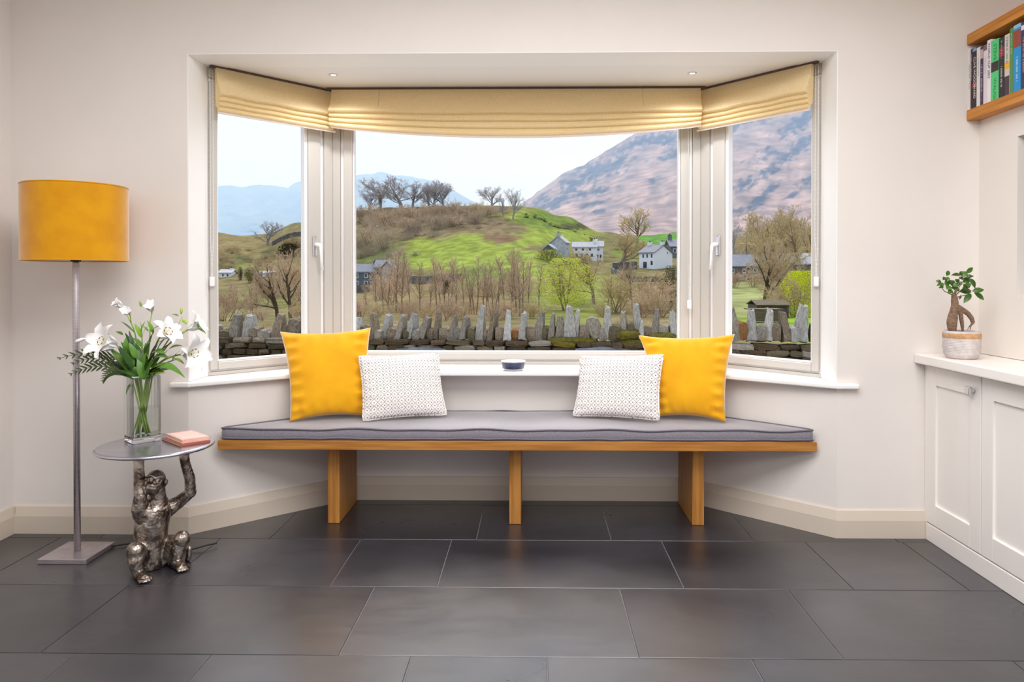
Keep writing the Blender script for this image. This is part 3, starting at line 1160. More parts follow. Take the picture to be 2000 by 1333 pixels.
for px0, px1, h, c, lb, txt, bands in BOOKS:
    y1 = at(px0, 130, 1.0)
    y_far = SP / (y1.x / y1.y)
    q = at(px1, 130, 1.0)
    y_near = SP / (q.x / q.y) + 0.0012
    d = 0.165 + 0.03 * rng.random()
    zb = 1.8445
    bk = thing('book', (SP + d / 2, (y_far + y_near) / 2, zb), lb, 'book', GB)
    cov = MB()
    cov.box(SP, SP + 0.003, y_near, y_far, zb, zb + h)
    cov.box(SP + 0.003, SP + d, y_near, y_near + 0.0022, zb, zb + h)
    cov.box(SP + 0.003, SP + d, y_far - 0.0022, y_far, zb, zb + h)
    cov.build('cover', bmat(c), bk)
    MB().box(SP + 0.0032, SP + d - 0.006, y_near + 0.0023, y_far - 0.0023, zb + 0.003, zb + h - 0.004).build('pages', M_PAGE, bk)
    for z0, z1, bc in bands or []:
        MB().box(SP - 0.0004, SP - 0.0001, y_near + 0.0004, y_far - 0.0004, zb + h - z1, zb + h - z0).build('printed_band', bmat(bc), bk)
    for s, dz_, size, tc in txt:
        if s[0] == '~':      # print too small to read in the photograph: a row of letter-like strokes
            q = MB()
            sz = min(size, (y_far - y_near) * 0.8)
            z_ = zb + h - dz_
            for _k in range(int(s[1:])):
                wd_ = sz * rng.uniform(0.3, 0.6)
                ym = (y_near + y_far) / 2
                hb = sz * rng.choice((0.26, 0.34, 0.36))
                for st in ((0, 0.24), (0.55, 0.8)):
                    if st[0] and rng.random() < 0.3:
                        continue
                    q.box(SP - 0.0006, SP - 0.0003, ym - hb, ym + hb, z_ - wd_ * st[1], z_ - wd_ * st[0])
                z_ -= wd_ + sz * 0.12
                if rng.random() < 0.12:
                    z_ -= sz * 0.4
            tag(q.build('lettering', bmat(tc), bk), kind='stuff')
            continue
        o = spine_text(bk, s, SP - 0.0006, (y_near + y_far) / 2, zb + h - dz_, min(size * 1.15, (y_far - y_near) * 0.95), tc,
                       squeeze=1.0)
# further books run on outside the frame

# ------------------------------------------------------------------ outdoors: ground, fields, knoll, fells, haze
M_GRASS = material('field_turf', (255, 255, 255), rough=0.95, attr='tint', c2=(205, 205, 190), vscale=0.35, detail=8, vmin=0.38, vmax=0.62,
                   spec=0.1, bump=0.2, bscale=1.2, bdist=0.2)
M_FELL = material('fell_side', (255, 255, 255), rough=0.95, attr='tint', c2=(218, 216, 220), vscale=0.05, detail=10, vmin=0.4, vmax=0.6, spec=0.1,
                  bump=0.3, bscale=0.08, bdist=3.0)

DROWS = [4.6, 9.5, 14, 30, 60, 100, 150, 190, 230, 270, 320, 420]
PROFILE = [  # px column, height in px of the land at each distance
    (-1200, [887, 710, 680, 642, 616, 596, 575, 545, 500, 480, 490, 520]),
    (420, [887, 710, 680, 642, 617, 597, 568, 522, 478, 453, 468, 510]),
    (500, [887, 710, 680, 642, 617, 597, 566, 522, 482, 459, 475, 510]),
    (590, [887, 710, 680, 642, 615, 594, 563, 516, 470, 433, 450, 505]),
    (693, [887, 710, 680, 640, 614, 592, 572, 520, 460, 409, 425, 490]),
    (800, [887, 710, 680, 640, 612, 585, 548, 497, 442, 403, 418, 480]),
    (900, [887, 710, 680, 640, 612, 580, 536, 482, 432, 402, 412, 478]),
    (1000, [887, 710, 680, 640, 612, 577, 527, 473, 430, 401, 412, 478]),
    (1040, [887, 710, 680, 640, 612, 577, 527, 478, 438, 405, 416, 478]),
    (1100, [887, 710, 680, 640, 612, 578, 532, 496, 456, 425, 434, 480]),
    (1180, [887, 710, 680, 640, 612, 579, 540, 510, 482, 455, 458, 482]),
    (1250, [887, 710, 680, 638, 608, 578, 536, 508, 486, 466, 460, 476]),
    (1330, [887, 710, 680, 636, 606, 576, 534, 508, 486, 466, 456, 470]),
    (1420, [887, 710, 678, 628, 600, 576, 546, 520, 496, 474, 462, 472]),
    (1600, [887, 710, 675, 624, 598, 572, 540, 512, 484, 462, 452, 466]),
    (3200, [887, 710, 675, 624, 598, 570, 536, 505, 474, 450, 440, 456])]


def cosi(a, b, t):
    t = (1 - math.cos(max(0, min(1, t)) * math.pi)) / 2
    return a + (b - a) * t


def land_px(px, D):
    cols = PROFILE
    if px <= cols[0][0]:
        k, t = 0, 0.0
    elif px >= cols[-1][0]:
        k, t = len(cols) - 2, 1.0
    else:
        k = max(i for i in range(len(cols) - 1) if cols[i][0] <= px)
        t = (px - cols[k][0]) / (cols[k + 1][0] - cols[k][0])
    D = max(DROWS[0], min(DROWS[-1], D))
    j = max(i for i in range(len(DROWS) - 1) if DROWS[i] <= D)
    u = (math.log(D) - math.log(DROWS[j])) / (math.log(DROWS[j + 1]) - math.log(DROWS[j]))
    y0 = cols[k][1][j] * (1 - u) + cols[k][1][j + 1] * u
    y1 = cols[k + 1][1][j] * (1 - u) + cols[k + 1][1][j + 1] * u
    return cosi(y0, y1, t)


def land(px, D):
    """point of the land at bearing px (as in the photograph) and depth D"""
    y = land_px(px, D)
    a = (px - 1044.0) / 1400.0
    z = CAM_H + (545.0 - y) * D / 1400.0
    x = a * D
    z += noise.noise(Vector((x * 0.12, D * 0.12, 0.3))) * 0.012 * D ** 0.8 * min(1, D / 40)
    return Vector((x, D, z))


def mixc(a, b, t):
    return tuple(a[i] + (b[i] - a[i]) * t for i in range(3))


GREEN, LIME, OLIVE, BRACK, TAN, DUN = (134, 160, 66), (170, 188, 78), (148, 140, 92), (158, 140, 106), (164, 146, 100), (150, 138, 92)
PATCH = [  # px, y, half width, half height, colour
    (960, 485, 190, 38, LIME), (1060, 455, 110, 45, LIME), (1090, 430, 70, 22, GREEN), (880, 500, 90, 28, LIME), (1010, 540, 130, 22, LIME),
    (1110, 590, 80, 60, (150, 158, 72)), (950, 545, 60, 22, GREEN), (1290, 475, 60, 22, (116, 176, 74)), (1240, 490, 40, 15, GREEN), (1190, 560, 60, 30, (160, 164, 84)),
    (740, 500, 60, 22, (144, 160, 84)), (700, 470, 40, 20, OLIVE), (480, 525, 60, 12, (150, 158, 84)), (540, 590, 60, 16, (146, 152, 80)), (460, 600, 40, 14, (150, 156, 84)),
    (1560, 625, 60, 40, (150, 186, 44)), (1450, 590, 50, 38, (176, 182, 116)), (1440, 640, 60, 20, (150, 176, 60)), (1540, 480, 60, 20, BRACK), (1110, 395, 60, 20, LIME),
    (830, 440, 130, 26, BRACK), (950, 445, 80, 16, BRACK), (760, 430, 90, 30, BRACK), (1120, 443, 60, 5, (96, 100, 60)), (1075, 487, 50, 6, BRACK),
    (430, 475, 40, 20, (160, 136, 96)), (500, 475, 80, 26, (164, 148, 100)), (560, 470, 50, 30, (158, 144, 98)), (440, 545, 60, 20, (158, 144, 98)), (520, 445, 40, 14, (166, 158, 96)), (530, 492, 26, 6, (96, 104, 62)), (470, 507, 14, 5, (96, 104, 62)), (985, 465, 40, 8, (150, 120, 92)),
    (780, 590, 90, 40, TAN), (880, 600, 100, 34, (160, 136, 96)), (570, 540, 60, 40, TAN), (1280, 590, 60, 50, TAN)]


def land_tint(px, y, x, D):
    c = DUN if y > 560 else OLIVE
    if D > 290:
        c = OLIVE
    for cx_, cy_, hw, hh, col in PATCH:
        d = math.hypot((px - cx_) / hw, (y - cy_) / hh)
        d += 0.35 * noise.noise(Vector((x * 0.09, D * 0.05, cx_ * 0.1)))
        if d < 1.15:
            c = mixc(c, col, min(1.0, (1.15 - d) / 0.3))
    if D < 14:
        c = mixc(c, (140, 150, 70), 0.8)
    n = 0.86 + 0.10 * noise.noise(Vector((x * 0.35, D * 0.22, 5.0)))
    return tuple(max(0, min(255, v * n)) for v in c)


def tinted_grid(name, pts, tints, mat, kind='structure', smooth=True):
    n, m = len(pts), len(pts[0])
    me = bpy.data.meshes.new(name)
    v = [tuple(p) for r in pts for p in r]
    f = [(i * m + j, i * m + j + 1, (i + 1) * m + j + 1, (i + 1) * m + j) for i in range(n - 1) for j in range(m - 1)]
    me.from_pydata(v, [], f)
    at_ = me.color_attributes.new('tint', 'FLOAT_COLOR', 'POINT')
    flat = []
    for r in tints:
        for c in r:
            flat.extend((lin(c[0]), lin(c[1]), lin(c[2]), 1.0))
    at_.data.foreach_set('color', flat)
    me.polygons.foreach_set('use_smooth', [smooth] * len(me.polygons))
    me.materials.append(mat)
    o = bpy.data.objects.new(name, me)
    COL.objects.link(o)
    ORG[o.name] = Vector((0, 0, 0))
    return tag(o, kind=kind)


cols_px = [-1200 + 60 * i for i in range(25)] + [300 + 6 * i for i in range(234)] + [1704 + 60 * i for i in range(25)]
dist = [4.6 * (420 / 4.6) ** (i / 150.0) for i in range(151)]
pts, tn = [], []
for D in dist:
    r, c = [], []
    for px in cols_px:
        p = land(px, D)
        r.append(p)
        c.append(land_tint(px, land_px(px, D), p.x, D))
    pts.append(r)
    tn.append(c)
tinted_grid('terrain', pts, tn, M_GRASS)
tag(MB().box(-60, 60, -60, 4.65, -0.30, -0.075).build('ground', material('lawn_about_house', (120, 132, 66), rough=0.95, c2=(136, 140, 84), vscale=2)),
    kind='structure')


def interp(tab, x):
    if x <= tab[0][0]:
        return tab[0][1]
    for (a, b), (c, d) in zip(tab, tab[1:]):
        if x <= c:
            return b + (d - b) * (x - a) / (c - a)
    return tab[-1][1]


CRAGS = [  # bands of crag on the near fell: px, y, half length, half thickness, slant in degrees
    (1285, 272, 52, 12, 6), (1222, 291, 26, 6, 26), (1165, 334, 52, 17, 18), (1200, 320, 30, 10, 26), (1118, 362, 34, 11, 32), (1062, 388, 20, 8, 34), (1092, 390, 26, 7, 24), (1150, 377, 40, 7, 10),
    (1076, 402, 30, 7, 20), (1160, 398, 20, 4, 12), (1165, 415, 14, 4, 8), (1275, 352, 12, 4, 20), (1560, 240, 44, 12, 36), (1552, 292, 46, 11, 38), (1500, 336, 22, 8, 30), (1452, 362, 22, 8, 24), (1428, 250, 26, 7, 40),
    (1500, 372, 18, 7, 34), (1478, 396, 22, 8, 40), (1580, 350, 22, 7, 30), (1540, 384, 18, 4, 30), (1660, 240, 60, 16, 30), (1750, 300, 60, 16, 30), (1330, 300, 40, 9, 12)]


def fell(name, crest, px0, px1, step, D0, D1, y_foot, grass, rock, rough_amp, crag, bands=()):
    pts, tn = [], []
    rows = 120
    for j in range(rows + 1):
        t = j / rows
        r, c = [], []
        px = px0
        while px <= px1:
            yc = interp(crest, px)
            y = y_foot + (yc - y_foot) * t ** 0.92
            nz = noise.fractal(Vector((px * 0.012, t * 3.2, D0 * 0.01)), 0.9, 2.1, 7)
            D = D0 + (D1 - D0) * t + rough_amp * nz * math.sin(math.pi * min(1, t * 1.02)) ** 0.5
            y += (1.8 * noise.noise(Vector((px * 0.09, t * 2.0, 2.0))) + 1.2 * noise.noise(Vector((px * 0.3, 1.3, 4.0)))) * (t ** 3)
            a = (px - 1044.0) / 1400.0
            r.append(Vector((a * D, D, CAM_H + (545.0 - y) * D / 1400.0)))
            # crags run in bands slanting down the side
            q = noise.noise(Vector((px * 0.009, t * 6.5, 7.7))) + 0.55 * noise.fractal(Vector((px * 0.045, t * 15, 3.1)), 0.7, 2.1, 5)
            k = max(0.0, min(1.0, (q - crag + 0.22 * (t - 0.6)) * 4.5)) * (0.75 + 0.25 * noise.noise(Vector((px * 0.2, t * 40, 9.0))))
            for bx, by, hl, ht, sl in bands:
                ux, uy = px - bx, y - by
                if abs(ux) > hl * 2:
                    continue
                ca, sa = math.cos(R(sl)), math.sin(R(sl))
                d = math.hypot((ux * ca - uy * sa) / hl, (ux * sa + uy * ca) / ht) + 1.1 * noise.fractal(Vector((px * 0.09, y * 0.13, 2.2)), 0.7, 2.1, 5)
                k = max(k, min(0.9, (1.35 - d) * 1.1))
            g = mixc(grass, (grass[0] * 0.76, grass[1] * 0.80, grass[2] * 0.84), 0.5 + 0.7 * noise.fractal(Vector((px * 0.03, t * 9, 1.0)), 0.8, 2.0, 4))
            c.append(mixc(g, rock, max(0.0, k)))
            px += step
        pts.append(r)
        tn.append(c)
    # the far side falls away behind the crest
    last = pts[-1]
    pts.append([Vector((p.x * 1.12, p.y * 1.12 + 60, p.z - 0.12 * p.z - 60)) for p in last])
    tn.append(tn[-1])
    return tinted_grid(name, pts, tn, M_FELL)


CREST_R = [(900, 446), (940, 430), (1000, 409), (1028, 392), (1070, 361), (1105, 336), (1140, 323), (1170, 304), (1200, 286), (1222, 272), (1240, 262), (1275, 251),
           (1320, 240), (1420, 214), (1500, 198), (1590, 182), (1800, 150), (2200, 170), (2900, 230)]
fell('mountain', CREST_R, 880, 2900, 4, 430, 1150, 486, (194, 168, 160), (84, 94, 114), 30, 0.50, CRAGS)
CREST_L = [(-1000, 420), (-200, 385), (300, 372), (420, 363), (445, 361), (470, 365), (500, 360), (530, 362), (560, 366), (577, 355), (600, 350), (640, 346), (693, 343),
           (705, 339), (722, 341), (745, 335), (765, 341), (790, 343), (820, 348), (845, 354), (862, 359), (885, 371), (905, 384), (921, 392), (960, 410), (1010, 432), (1060, 446)]
fell('mountain', CREST_L, -1000, 1060, 7, 1500, 2900, 500, (134, 136, 122), (100, 106, 112), 110, 0.1)

haze = MB().box(-4200, 4200, 318, 3900, -60, 760).build('haze', None)
hm = bpy.data.materials.new('valley_haze')
hm.use_nodes = True
hn = hm.node_tree
hn.nodes.clear()
ho = hn.nodes.new('ShaderNodeOutputMaterial')
hv = hn.nodes.new('ShaderNodeVolumeScatter')
hv.inputs['Color'].default_value = (0.42, 0.68, 1.0, 1)
hv.inputs['Density'].default_value = 0.00060
hv.inputs['Anisotropy'].default_value = 0.2
hn.links.new(hv.outputs[0], ho.inputs['Volume'])
haze.data.materials.append(hm)
tag(haze, 'thin blue haze lying over the valley before the fells', kind='stuff')

tag(MB().prism([(-7, 3.96), (7, 3.96), (7, 7.0), (-7, 7.2)], -0.09, 0.025).build('path', material('pale_bounce_slab', (238, 233, 228), rough=0.8, c2=(226, 220, 214), vscale=2)),  # unseen pale slab added to bounce daylight up onto the bay ceiling
    'pale flagged terrace outside the bay window', kind='structure')

# ------------------------------------------------------------------ dry stone garden wall
M_STONES = [material('wall_stone_%d' % i, c, rough=0.9, c2=c2, vscale=9, detail=6, bump=0.7, bscale=22, spec=0.2, rnd=0.22, shift=True, bdist=0.02)
            for i, (c, c2) in enumerate((((158, 142, 122), (112, 98, 80)), ((176, 166, 152), (134, 124, 108)), ((96, 86, 66), (120, 108, 84)),
                                         ((200, 197, 190), (158, 152, 142)), ((168, 120, 72), (140, 100, 64)), ((104, 92, 40), (128, 110, 36)), ((112, 94, 72), (76, 62, 46))))]


def stone_mesh(seed, kind):
    r = random.Random(seed)
    bm = bmesh.new()
    bmesh.ops.create_cube(bm, size=1.0)
    if kind == 'slab':
        bmesh.ops.subdivide_edges(bm, edges=bm.edges[:], cuts=1, use_grid_fill=True)
        for v in bm.verts:
            k = v.co.z + 0.5
            v.co.x *= (1.0 - 0.62 * k ** 1.9 * r.uniform(0.7, 1.25))
            v.co.y *= (1.0 - 0.3 * k)
            v.co.z += 0.10 * (v.co.x * r.choice((-1, 1)) + r.uniform(-0.3, 0.3)) * k
            v.co += Vector((r.uniform(-1, 1), r.uniform(-1, 1), r.uniform(-1, 1))) * 0.055
    else:
        bmesh.ops.subdivide_edges(bm, edges=bm.edges[:], cuts=1, use_grid_fill=True)
        for v in bm.verts:
            q = v.co.normalized() * 0.56
            v.co = v.co.lerp(q, 0.55 if kind == 'round' else 0.28)
            v.co += Vector((r.uniform(-1, 1), r.uniform(-1, 1), r.uniform(-1, 1))) * (0.055 if kind == 'round' else 0.075)
    me = bpy.data.meshes.new('stone')
    bm.to_mesh(me)
    bm.free()
    return me


def stone_set(kind, n, seed):
    out = []
    for i in range(n):
        row = []
        base = stone_mesh(seed + i, kind)
        for m in M_STONES:
            me = base.copy()
            me.materials.append(m)
            row.append(me)
        out.append(row)
    return out


ST_SLAB, ST_ROUND, ST_FLAT = stone_set('slab', 6, 100), stone_set('round', 6, 200), stone_set('flat', 6, 300)


def wall_y(px):
    return 8.3 - 0.9 * (px - 420) / 1170.0


def wall_pt(px, y):
    return at(px, y, wall_y(px))


gw = thing('garden_wall', (-0.3, 7.9, -0.1), 'dry stone garden wall topped with upright slates outside the bay window', 'wall')
GO = ORG[gw.name]


def put_stone(name, me, c, size, rot, parent=gw):
    o = bpy.data.objects.new(name, me)
    COL.objects.link(o)
    o.parent = parent
    o.location = Vector(c) - ORG[parent.name]
    o.rotation_euler = rot
    o.scale = size
    return o


wdir = math.atan2(wall_y(1590) - wall_y(420), wall_pt(1590, 600).x - wall_pt(420, 600).x)
corem = MB()
cl_ = [wall_pt(q_, 600) for q_ in range(-340, 2400, 80)]
corem.prism([(p.x, p.y + 0.07) for p in cl_] + [(p.x, p.y + 0.34) for p in reversed(cl_)], -0.15, 0.40)
corem.build('wall_core', material('wall_core_earth', (52, 44, 34), rough=1.0), gw)
# courses of laid stones
wr = random.Random(11)
zc, course = -0.08, 0
while zc < 0.40:
    hgt = wr.uniform(0.085, 0.125) if course < 3 else wr.uniform(0.05, 0.085)
    px = -330 if course > 2 else -60
    end = 2370 if course > 2 else 2100
    while px < end:
        ln = wr.uniform(0.10, 0.30) if course > 2 else wr.uniform(0.24, 0.44)
        Yw = wall_y(px)
        step = ln / Yw * 1400
        c = at(px + step / 2, 545, Yw)
        mi = wr.choice((6, 6, 0, 2, 6, 1))
        if px > 1080 and px < 1330 and course > 3:
            mi = wr.choice((5, 5, 6))
        put_stone('stone', wr.choice(ST_FLAT if wr.random() < 0.7 else ST_ROUND)[mi], (c.x, c.y + wr.uniform(0.02, 0.06), zc + hgt / 2),
                  (ln * 0.97, wr.uniform(0.16, 0.24), hgt * wr.uniform(0.9, 1.02)), (wr.uniform(-0.05, 0.05), wr.uniform(-0.08, 0.08), wdir + wr.uniform(-0.08, 0.08)))
        px += step
    zc += hgt
    course += 1
# cope stones: (px, top, bottom, width in px, kind, tilt, shade)
COPE = [(434, 645, 672, 26, 'r', 0, 2), (453, 617, 664, 17, 's', 8, 1), (477, 617, 664, 17, 's', 2, 3), (491, 640, 666, 22, 'r', 0, 0), (509, 646, 668, 16, 'r', 0, 1),
        (522, 648, 672, 15, 'r', 0, 1), (536, 617, 664, 18, 's', 6, 0), (556, 636, 664, 20, 'r', 0, 2), (573, 622, 664, 26, 'r', 0, 0), (592, 615, 660, 10, 's', 0, 3),
        (612, 630, 664, 16, 's', 0, 1), (632, 640, 664, 22, 'r', 0, 0), (652, 618, 662, 13, 's', 4, 1), (672, 640, 664, 20, 'r', 0, 2), (692, 622, 664, 18, 's', -6, 3), (708, 640, 666, 14, 'r', 0, 0),
        (727, 616, 668, 13, 's', -8, 0), (740, 646, 667, 13, 'r', 0, 1), (751, 616, 664, 12, 's', 6, 3), (764, 641, 666, 20, 'r', 0, 0), (780, 616, 664, 10, 's', 10, 1),
        (791, 647, 665, 13, 'r', 0, 2), (802, 616, 662, 10, 's', 8, 3), (813, 645, 664, 15, 'r', 0, 1), (828, 620, 657, 13, 's', 16, 1), (840, 644, 662, 13, 'r', 0, 0),
        (852, 613, 657, 7, 's', 2, 0), (867, 642, 663, 24, 'r', 0, 0), (883, 620, 658, 10, 's', 12, 1), (896, 640, 662, 17, 'r', 0, 1), (908, 621, 658, 9, 's', 2, 1),
        (922, 640, 662, 13, 'r', 0, 2), (938, 600, 662, 13, 's', 5, 3), (949, 645, 663, 15, 'r', 0, 0), (963, 608, 662, 8, 's', 8, 0), (976, 640, 663, 19, 'r', 0, 0),
        (991, 610, 660, 13, 's', 2, 3), (1010, 645, 664, 20, 'r', 0, 4), (1023, 615, 656, 10, 's', 2, 3), (1040, 640, 664, 18, 'r', 0, 0), (1055, 611, 660, 16, 's', 10, 1),
        (1068, 640, 661, 14, 'r', 0, 2), (1080, 616, 657, 10, 's', 4, 1), (1096, 621, 660, 19, 's', 0, 1), (1115, 602, 660, 20, 's', -3, 3), (1129, 610, 662, 10, 's', 4, 3),
        (1143, 636, 662, 20, 'r', 0, 0), (1163, 622, 660, 24, 'r', -14, 1), (1181, 642, 664, 14, 'r', 0, 1), (1190, 604, 657, 16, 's', 0, 3), (1206, 636, 662, 24, 'r', 0, 2),
        (1222, 610, 652, 12, 's', -4, 1), (1236, 634, 660, 14, 'r', 0, 2), (1249, 594, 652, 13, 's', -4, 3), (1255, 628, 656, 8, 's', 4, 3), (1268, 640, 660, 22, 'r', 0, 0), (1286, 604, 655, 11, 's', 3, 1),
        (1303, 636, 660, 22, 'r', 0, 1), (1318, 610, 654, 9, 's', 0, 3), (1338, 630, 660, 20, 'r', 0, 0), (1360, 612, 660, 14, 's', 4, 1), (1382, 636, 662, 20, 'r', 0, 2), (1404, 612, 660, 14, 's', -4, 3), (1420, 636, 664, 16, 'r', 0, 1),
        (1438, 604, 662, 19, 's', -2, 1), (1458, 630, 660, 18, 'r', 0, 4), (1477, 606, 662, 18, 's', -2, 3), (1495, 638, 664, 19, 'r', 0, 1), (1511, 606, 662, 13, 's', 6, 3),
        (1526, 636, 662, 17, 'r', 0, 0), (1540, 610, 662, 12, 's', -6, 0), (1557, 640, 664, 18, 'r', 0, 3), (1577, 596, 664, 24, 's', 6, 3), (1602, 634, 664, 20, 'r', 0, 0), (1624, 606, 664, 16, 's', 0, 1)]
_x = 408
while _x > -330:
    COPE.append((_x, wr.choice((606, 612, 618, 636)), 664, wr.uniform(13, 22), wr.choice('ssr'), wr.uniform(-6, 8), wr.choice((0, 1, 3))))
    _x -= wr.uniform(18, 26)
_x = 1648
while _x < 2370:
    COPE.append((_x, wr.choice((600, 606, 612, 634)), 666, wr.uniform(14, 24), wr.choice('ssr'), wr.uniform(-6, 8), wr.choice((0, 1, 3))))
    _x += wr.uniform(20, 30)
for px, y0, y1, w_, kd, tilt, mi in COPE:
    Yw = wall_y(px)
    c = at(px, (y0 + y1) / 2 + 3, Yw)
    h_ = (y1 - y0 + 8) * Yw / 1400
    put_stone('coping_stone', wr.choice(ST_SLAB if kd == 's' else ST_ROUND)[mi], (c.x, c.y + 0.16 + wr.uniform(-0.03, 0.03), c.z),
              (w_ * Yw / 1400 * (1.22 if kd == 's' else 1.10), wr.uniform(0.20, 0.30) if kd == 'r' else wr.uniform(0.16, 0.26), h_),
              (wr.uniform(-0.06, 0.06), R(tilt), wdir + wr.uniform(-0.15, 0.15)))

# moss cushions over the wall top nearer the cabinet
M_MOSS = material('moss', (112, 104, 26), rough=1.0, c2=(84, 74, 20), vscale=30, bump=0.8, bscale=60, bdist=0.02)
for px, y, s in ((1098, 668, 0.16), (1135, 668, 0.2), (1230, 655, 0.16), (1245, 672, 0.22), (1300, 660, 0.18)):
    c = at(px, y, wall_y(px))
    q = MB()
    q.ball((c.x, c.y + 0.07, c.z), (s, 0.11, 0.055), 14, 8)
    for v in q.v:
        v += Vector((1, 1, 1)) * 0.025 * noise.noise(v * 14)
    tag(q.build('moss', M_MOSS, gw, smooth=True), kind='stuff')

# slabs of blue slate laid against the foot of the wall
M_BLUE = material('blue_slate', (124, 128, 136), rough=0.8, c2=(98, 102, 110), vscale=12, bump=0.5, bscale=40, bdist=0.01)
for (px, w_, d), lb in zip(((826, 0.62, 0.3), (1180, 0.60, 0.28)), ('blue slate slab leaning on the garden wall, behind the cushion beside the lamp end',
                                                                     'blue slate slab leaning on the mossy stretch of the garden wall')):
    Yw = wall_y(px) - 0.10
    c = at(px, 686, Yw)
    q = MB()
    zt_ = c.z + 0.012
    nseg = 10
    top = [Vector((c.x - w_ / 2 + w_ * i / nseg, Yw + 0.03, zt_ + 0.022 * math.sin(math.pi * i / nseg) + 0.012 * noise.noise(Vector((i * 0.8, px, 0))))) for i in range(nseg + 1)]
    bot = [Vector((p.x, Yw - 0.16, -0.06)) for p in top]
    q.rings([bot, top, [p + Vector((0, 0.05, 0.004)) for p in top], [p + Vector((0, 0.08, 0)) for p in bot]], False)
    o = q.build('slate_slab', M_BLUE, bevel=0.004)
    tag(o, lb, 'slab', 'slate slabs by the garden wall')

# ------------------------------------------------------------------ bare trees and shrubs


def grow(r, segs, p, d, ln, rad, lev, P):
    n = P['seg'][lev]
    pts, rads = [p.copy()], [rad]
    tip = rad * P['taper'][lev]
    dd = d.copy()
    for i in range(n):
        dd = (dd + Vector((r.gauss(0, 1), r.gauss(0, 1), r.gauss(0, 1))) * P['wob'][lev] + Vector((0, 0, P['up'][lev]))).normalized()
        p = p + dd * (ln / n)
        pts.append(p)
        rads.append(rad + (tip - rad) * (i + 1) / n)
    segs.append((pts, rads, lev))
    if lev + 1 >= P['levels']:
        return
    k = P['kids'][lev]
    for i in range(k):
        t = P['from'][lev] + (1 - P['from'][lev]) * (i + r.random()) / k
        j = min(n - 1, int(t * n))
        f = t * n - j
        q = pts[j].lerp(pts[j + 1], f)
        ax = (pts[j + 1] - pts[j]).normalized()
        perp = ax.orthogonal().normalized()
        perp.rotate(Matrix.Rotation(r.uniform(0, 2 * math.pi), 4, ax).to_quaternion())
        an = R(r.uniform(*P['ang'][lev]))
        nd = (ax * math.cos(an) + perp * math.sin(an)).normalized()
        cl = ln * P['ratio'][lev] * r.uniform(0.7, 1.15) * (1 - P['shrink'][lev] * t)
        grow(r, segs, q, nd, cl, (rads[j] * (1 - f) + rads[j + 1] * f) * P['rr'][lev], lev + 1, P)


def tree_meshes(seed, P, min_r, mats):
    """two meshes, the trunk with its limbs and the twigs, for a tree about 1 high"""
    r = random.Random(seed)
    segs = []
    for s in range(P.get('stems', 1)):
        d = Vector((r.gauss(0, P.get('lean', 0.03)), r.gauss(0, P.get('lean', 0.03)), 1)).normalized()
        b = Vector((r.gauss(0, P.get('spread', 0.0)), r.gauss(0, P.get('spread', 0.0)), 0))
        grow(r, segs, b, d, P['len'] * r.uniform(0.8, 1.05), P['rad'], 0, P)
    a, b = MB(), MB()
    for pts, rads, lev in segs:
        m = a if lev < P.get('cut', 2) else b
        m.tube(pts, [max(min_r, q) for q in rads[:-1]] + [max(min_r * 0.6, rads[-1])], 5 if lev == 0 else (4 if lev == 1 else 3), False)
    top = max(v.z for m in (a, b) for v in m.v)
    for m in (a, b):
        m.v = [v / top for v in m.v]
    out = []
    for m, nm, mt in ((a, 'trunk', mats[0]), (b, 'twigs', mats[1])):
        me = bpy.data.meshes.new(nm)
        me.from_pydata([tuple(v) for v in m.v], [], m.f)
        me.materials.append(mt)
        out.append(me)
    return out


OAKP = dict(levels=5, len=0.56, rad=0.026, seg=[6, 5, 4, 3, 2], taper=[0.45, 0.4, 0.4, 0.4, 0.5], wob=[0.09, 0.16, 0.18, 0.2, 0.2], up=[0.02, 0.16, 0.14, 0.09, 0.05],
            kids=[11, 7, 6, 5], ratio=[0.80, 0.62, 0.56, 0.5], shrink=[0.25, 0.35, 0.3, 0.3], ang=[(30, 66), (22, 50), (22, 50), (22, 50)], rr=[0.55, 0.6, 0.6, 0.6],
            **{'from': [0.20, 0.2, 0.2, 0.2]})
SLIMP = dict(levels=4, len=0.95, rad=0.013, seg=[9, 5, 3, 2], taper=[0.25, 0.4, 0.4, 0.5], wob=[0.035, 0.09, 0.12, 0.15], up=[0.03, 0.16, 0.12, 0.08],
             kids=[22, 7, 4], ratio=[0.30, 0.5, 0.5], shrink=[0.45, 0.3, 0.3], ang=[(25, 48), (22, 48), (20, 50)], rr=[0.42, 0.6, 0.6], **{'from': [0.28, 0.2, 0.2]})
MULTIP = dict(SLIMP, stems=4, spread=0.03, lean=0.16, len=0.85, rad=0.010, kids=[14, 6, 4])
SHRUBP = dict(levels=4, stems=9, spread=0.06, lean=0.42, len=0.62, rad=0.010, seg=[5, 4, 3, 2], taper=[0.4, 0.4, 0.4, 0.5], wob=[0.1, 0.16, 0.2, 0.2],
              up=[0.05, 0.05, 0.04, 0.02], kids=[9, 6, 4], ratio=[0.55, 0.5, 0.5], shrink=[0.3, 0.3, 0.3], ang=[(22, 52), (25, 60), (25, 60)], rr=[0.55, 0.6, 0.6], cut=1,
              **{'from': [0.25, 0.2, 0.15]})


def bark(n, c):
    return material(n, c, rough=0.95, spec=0.1, rnd=0.12)


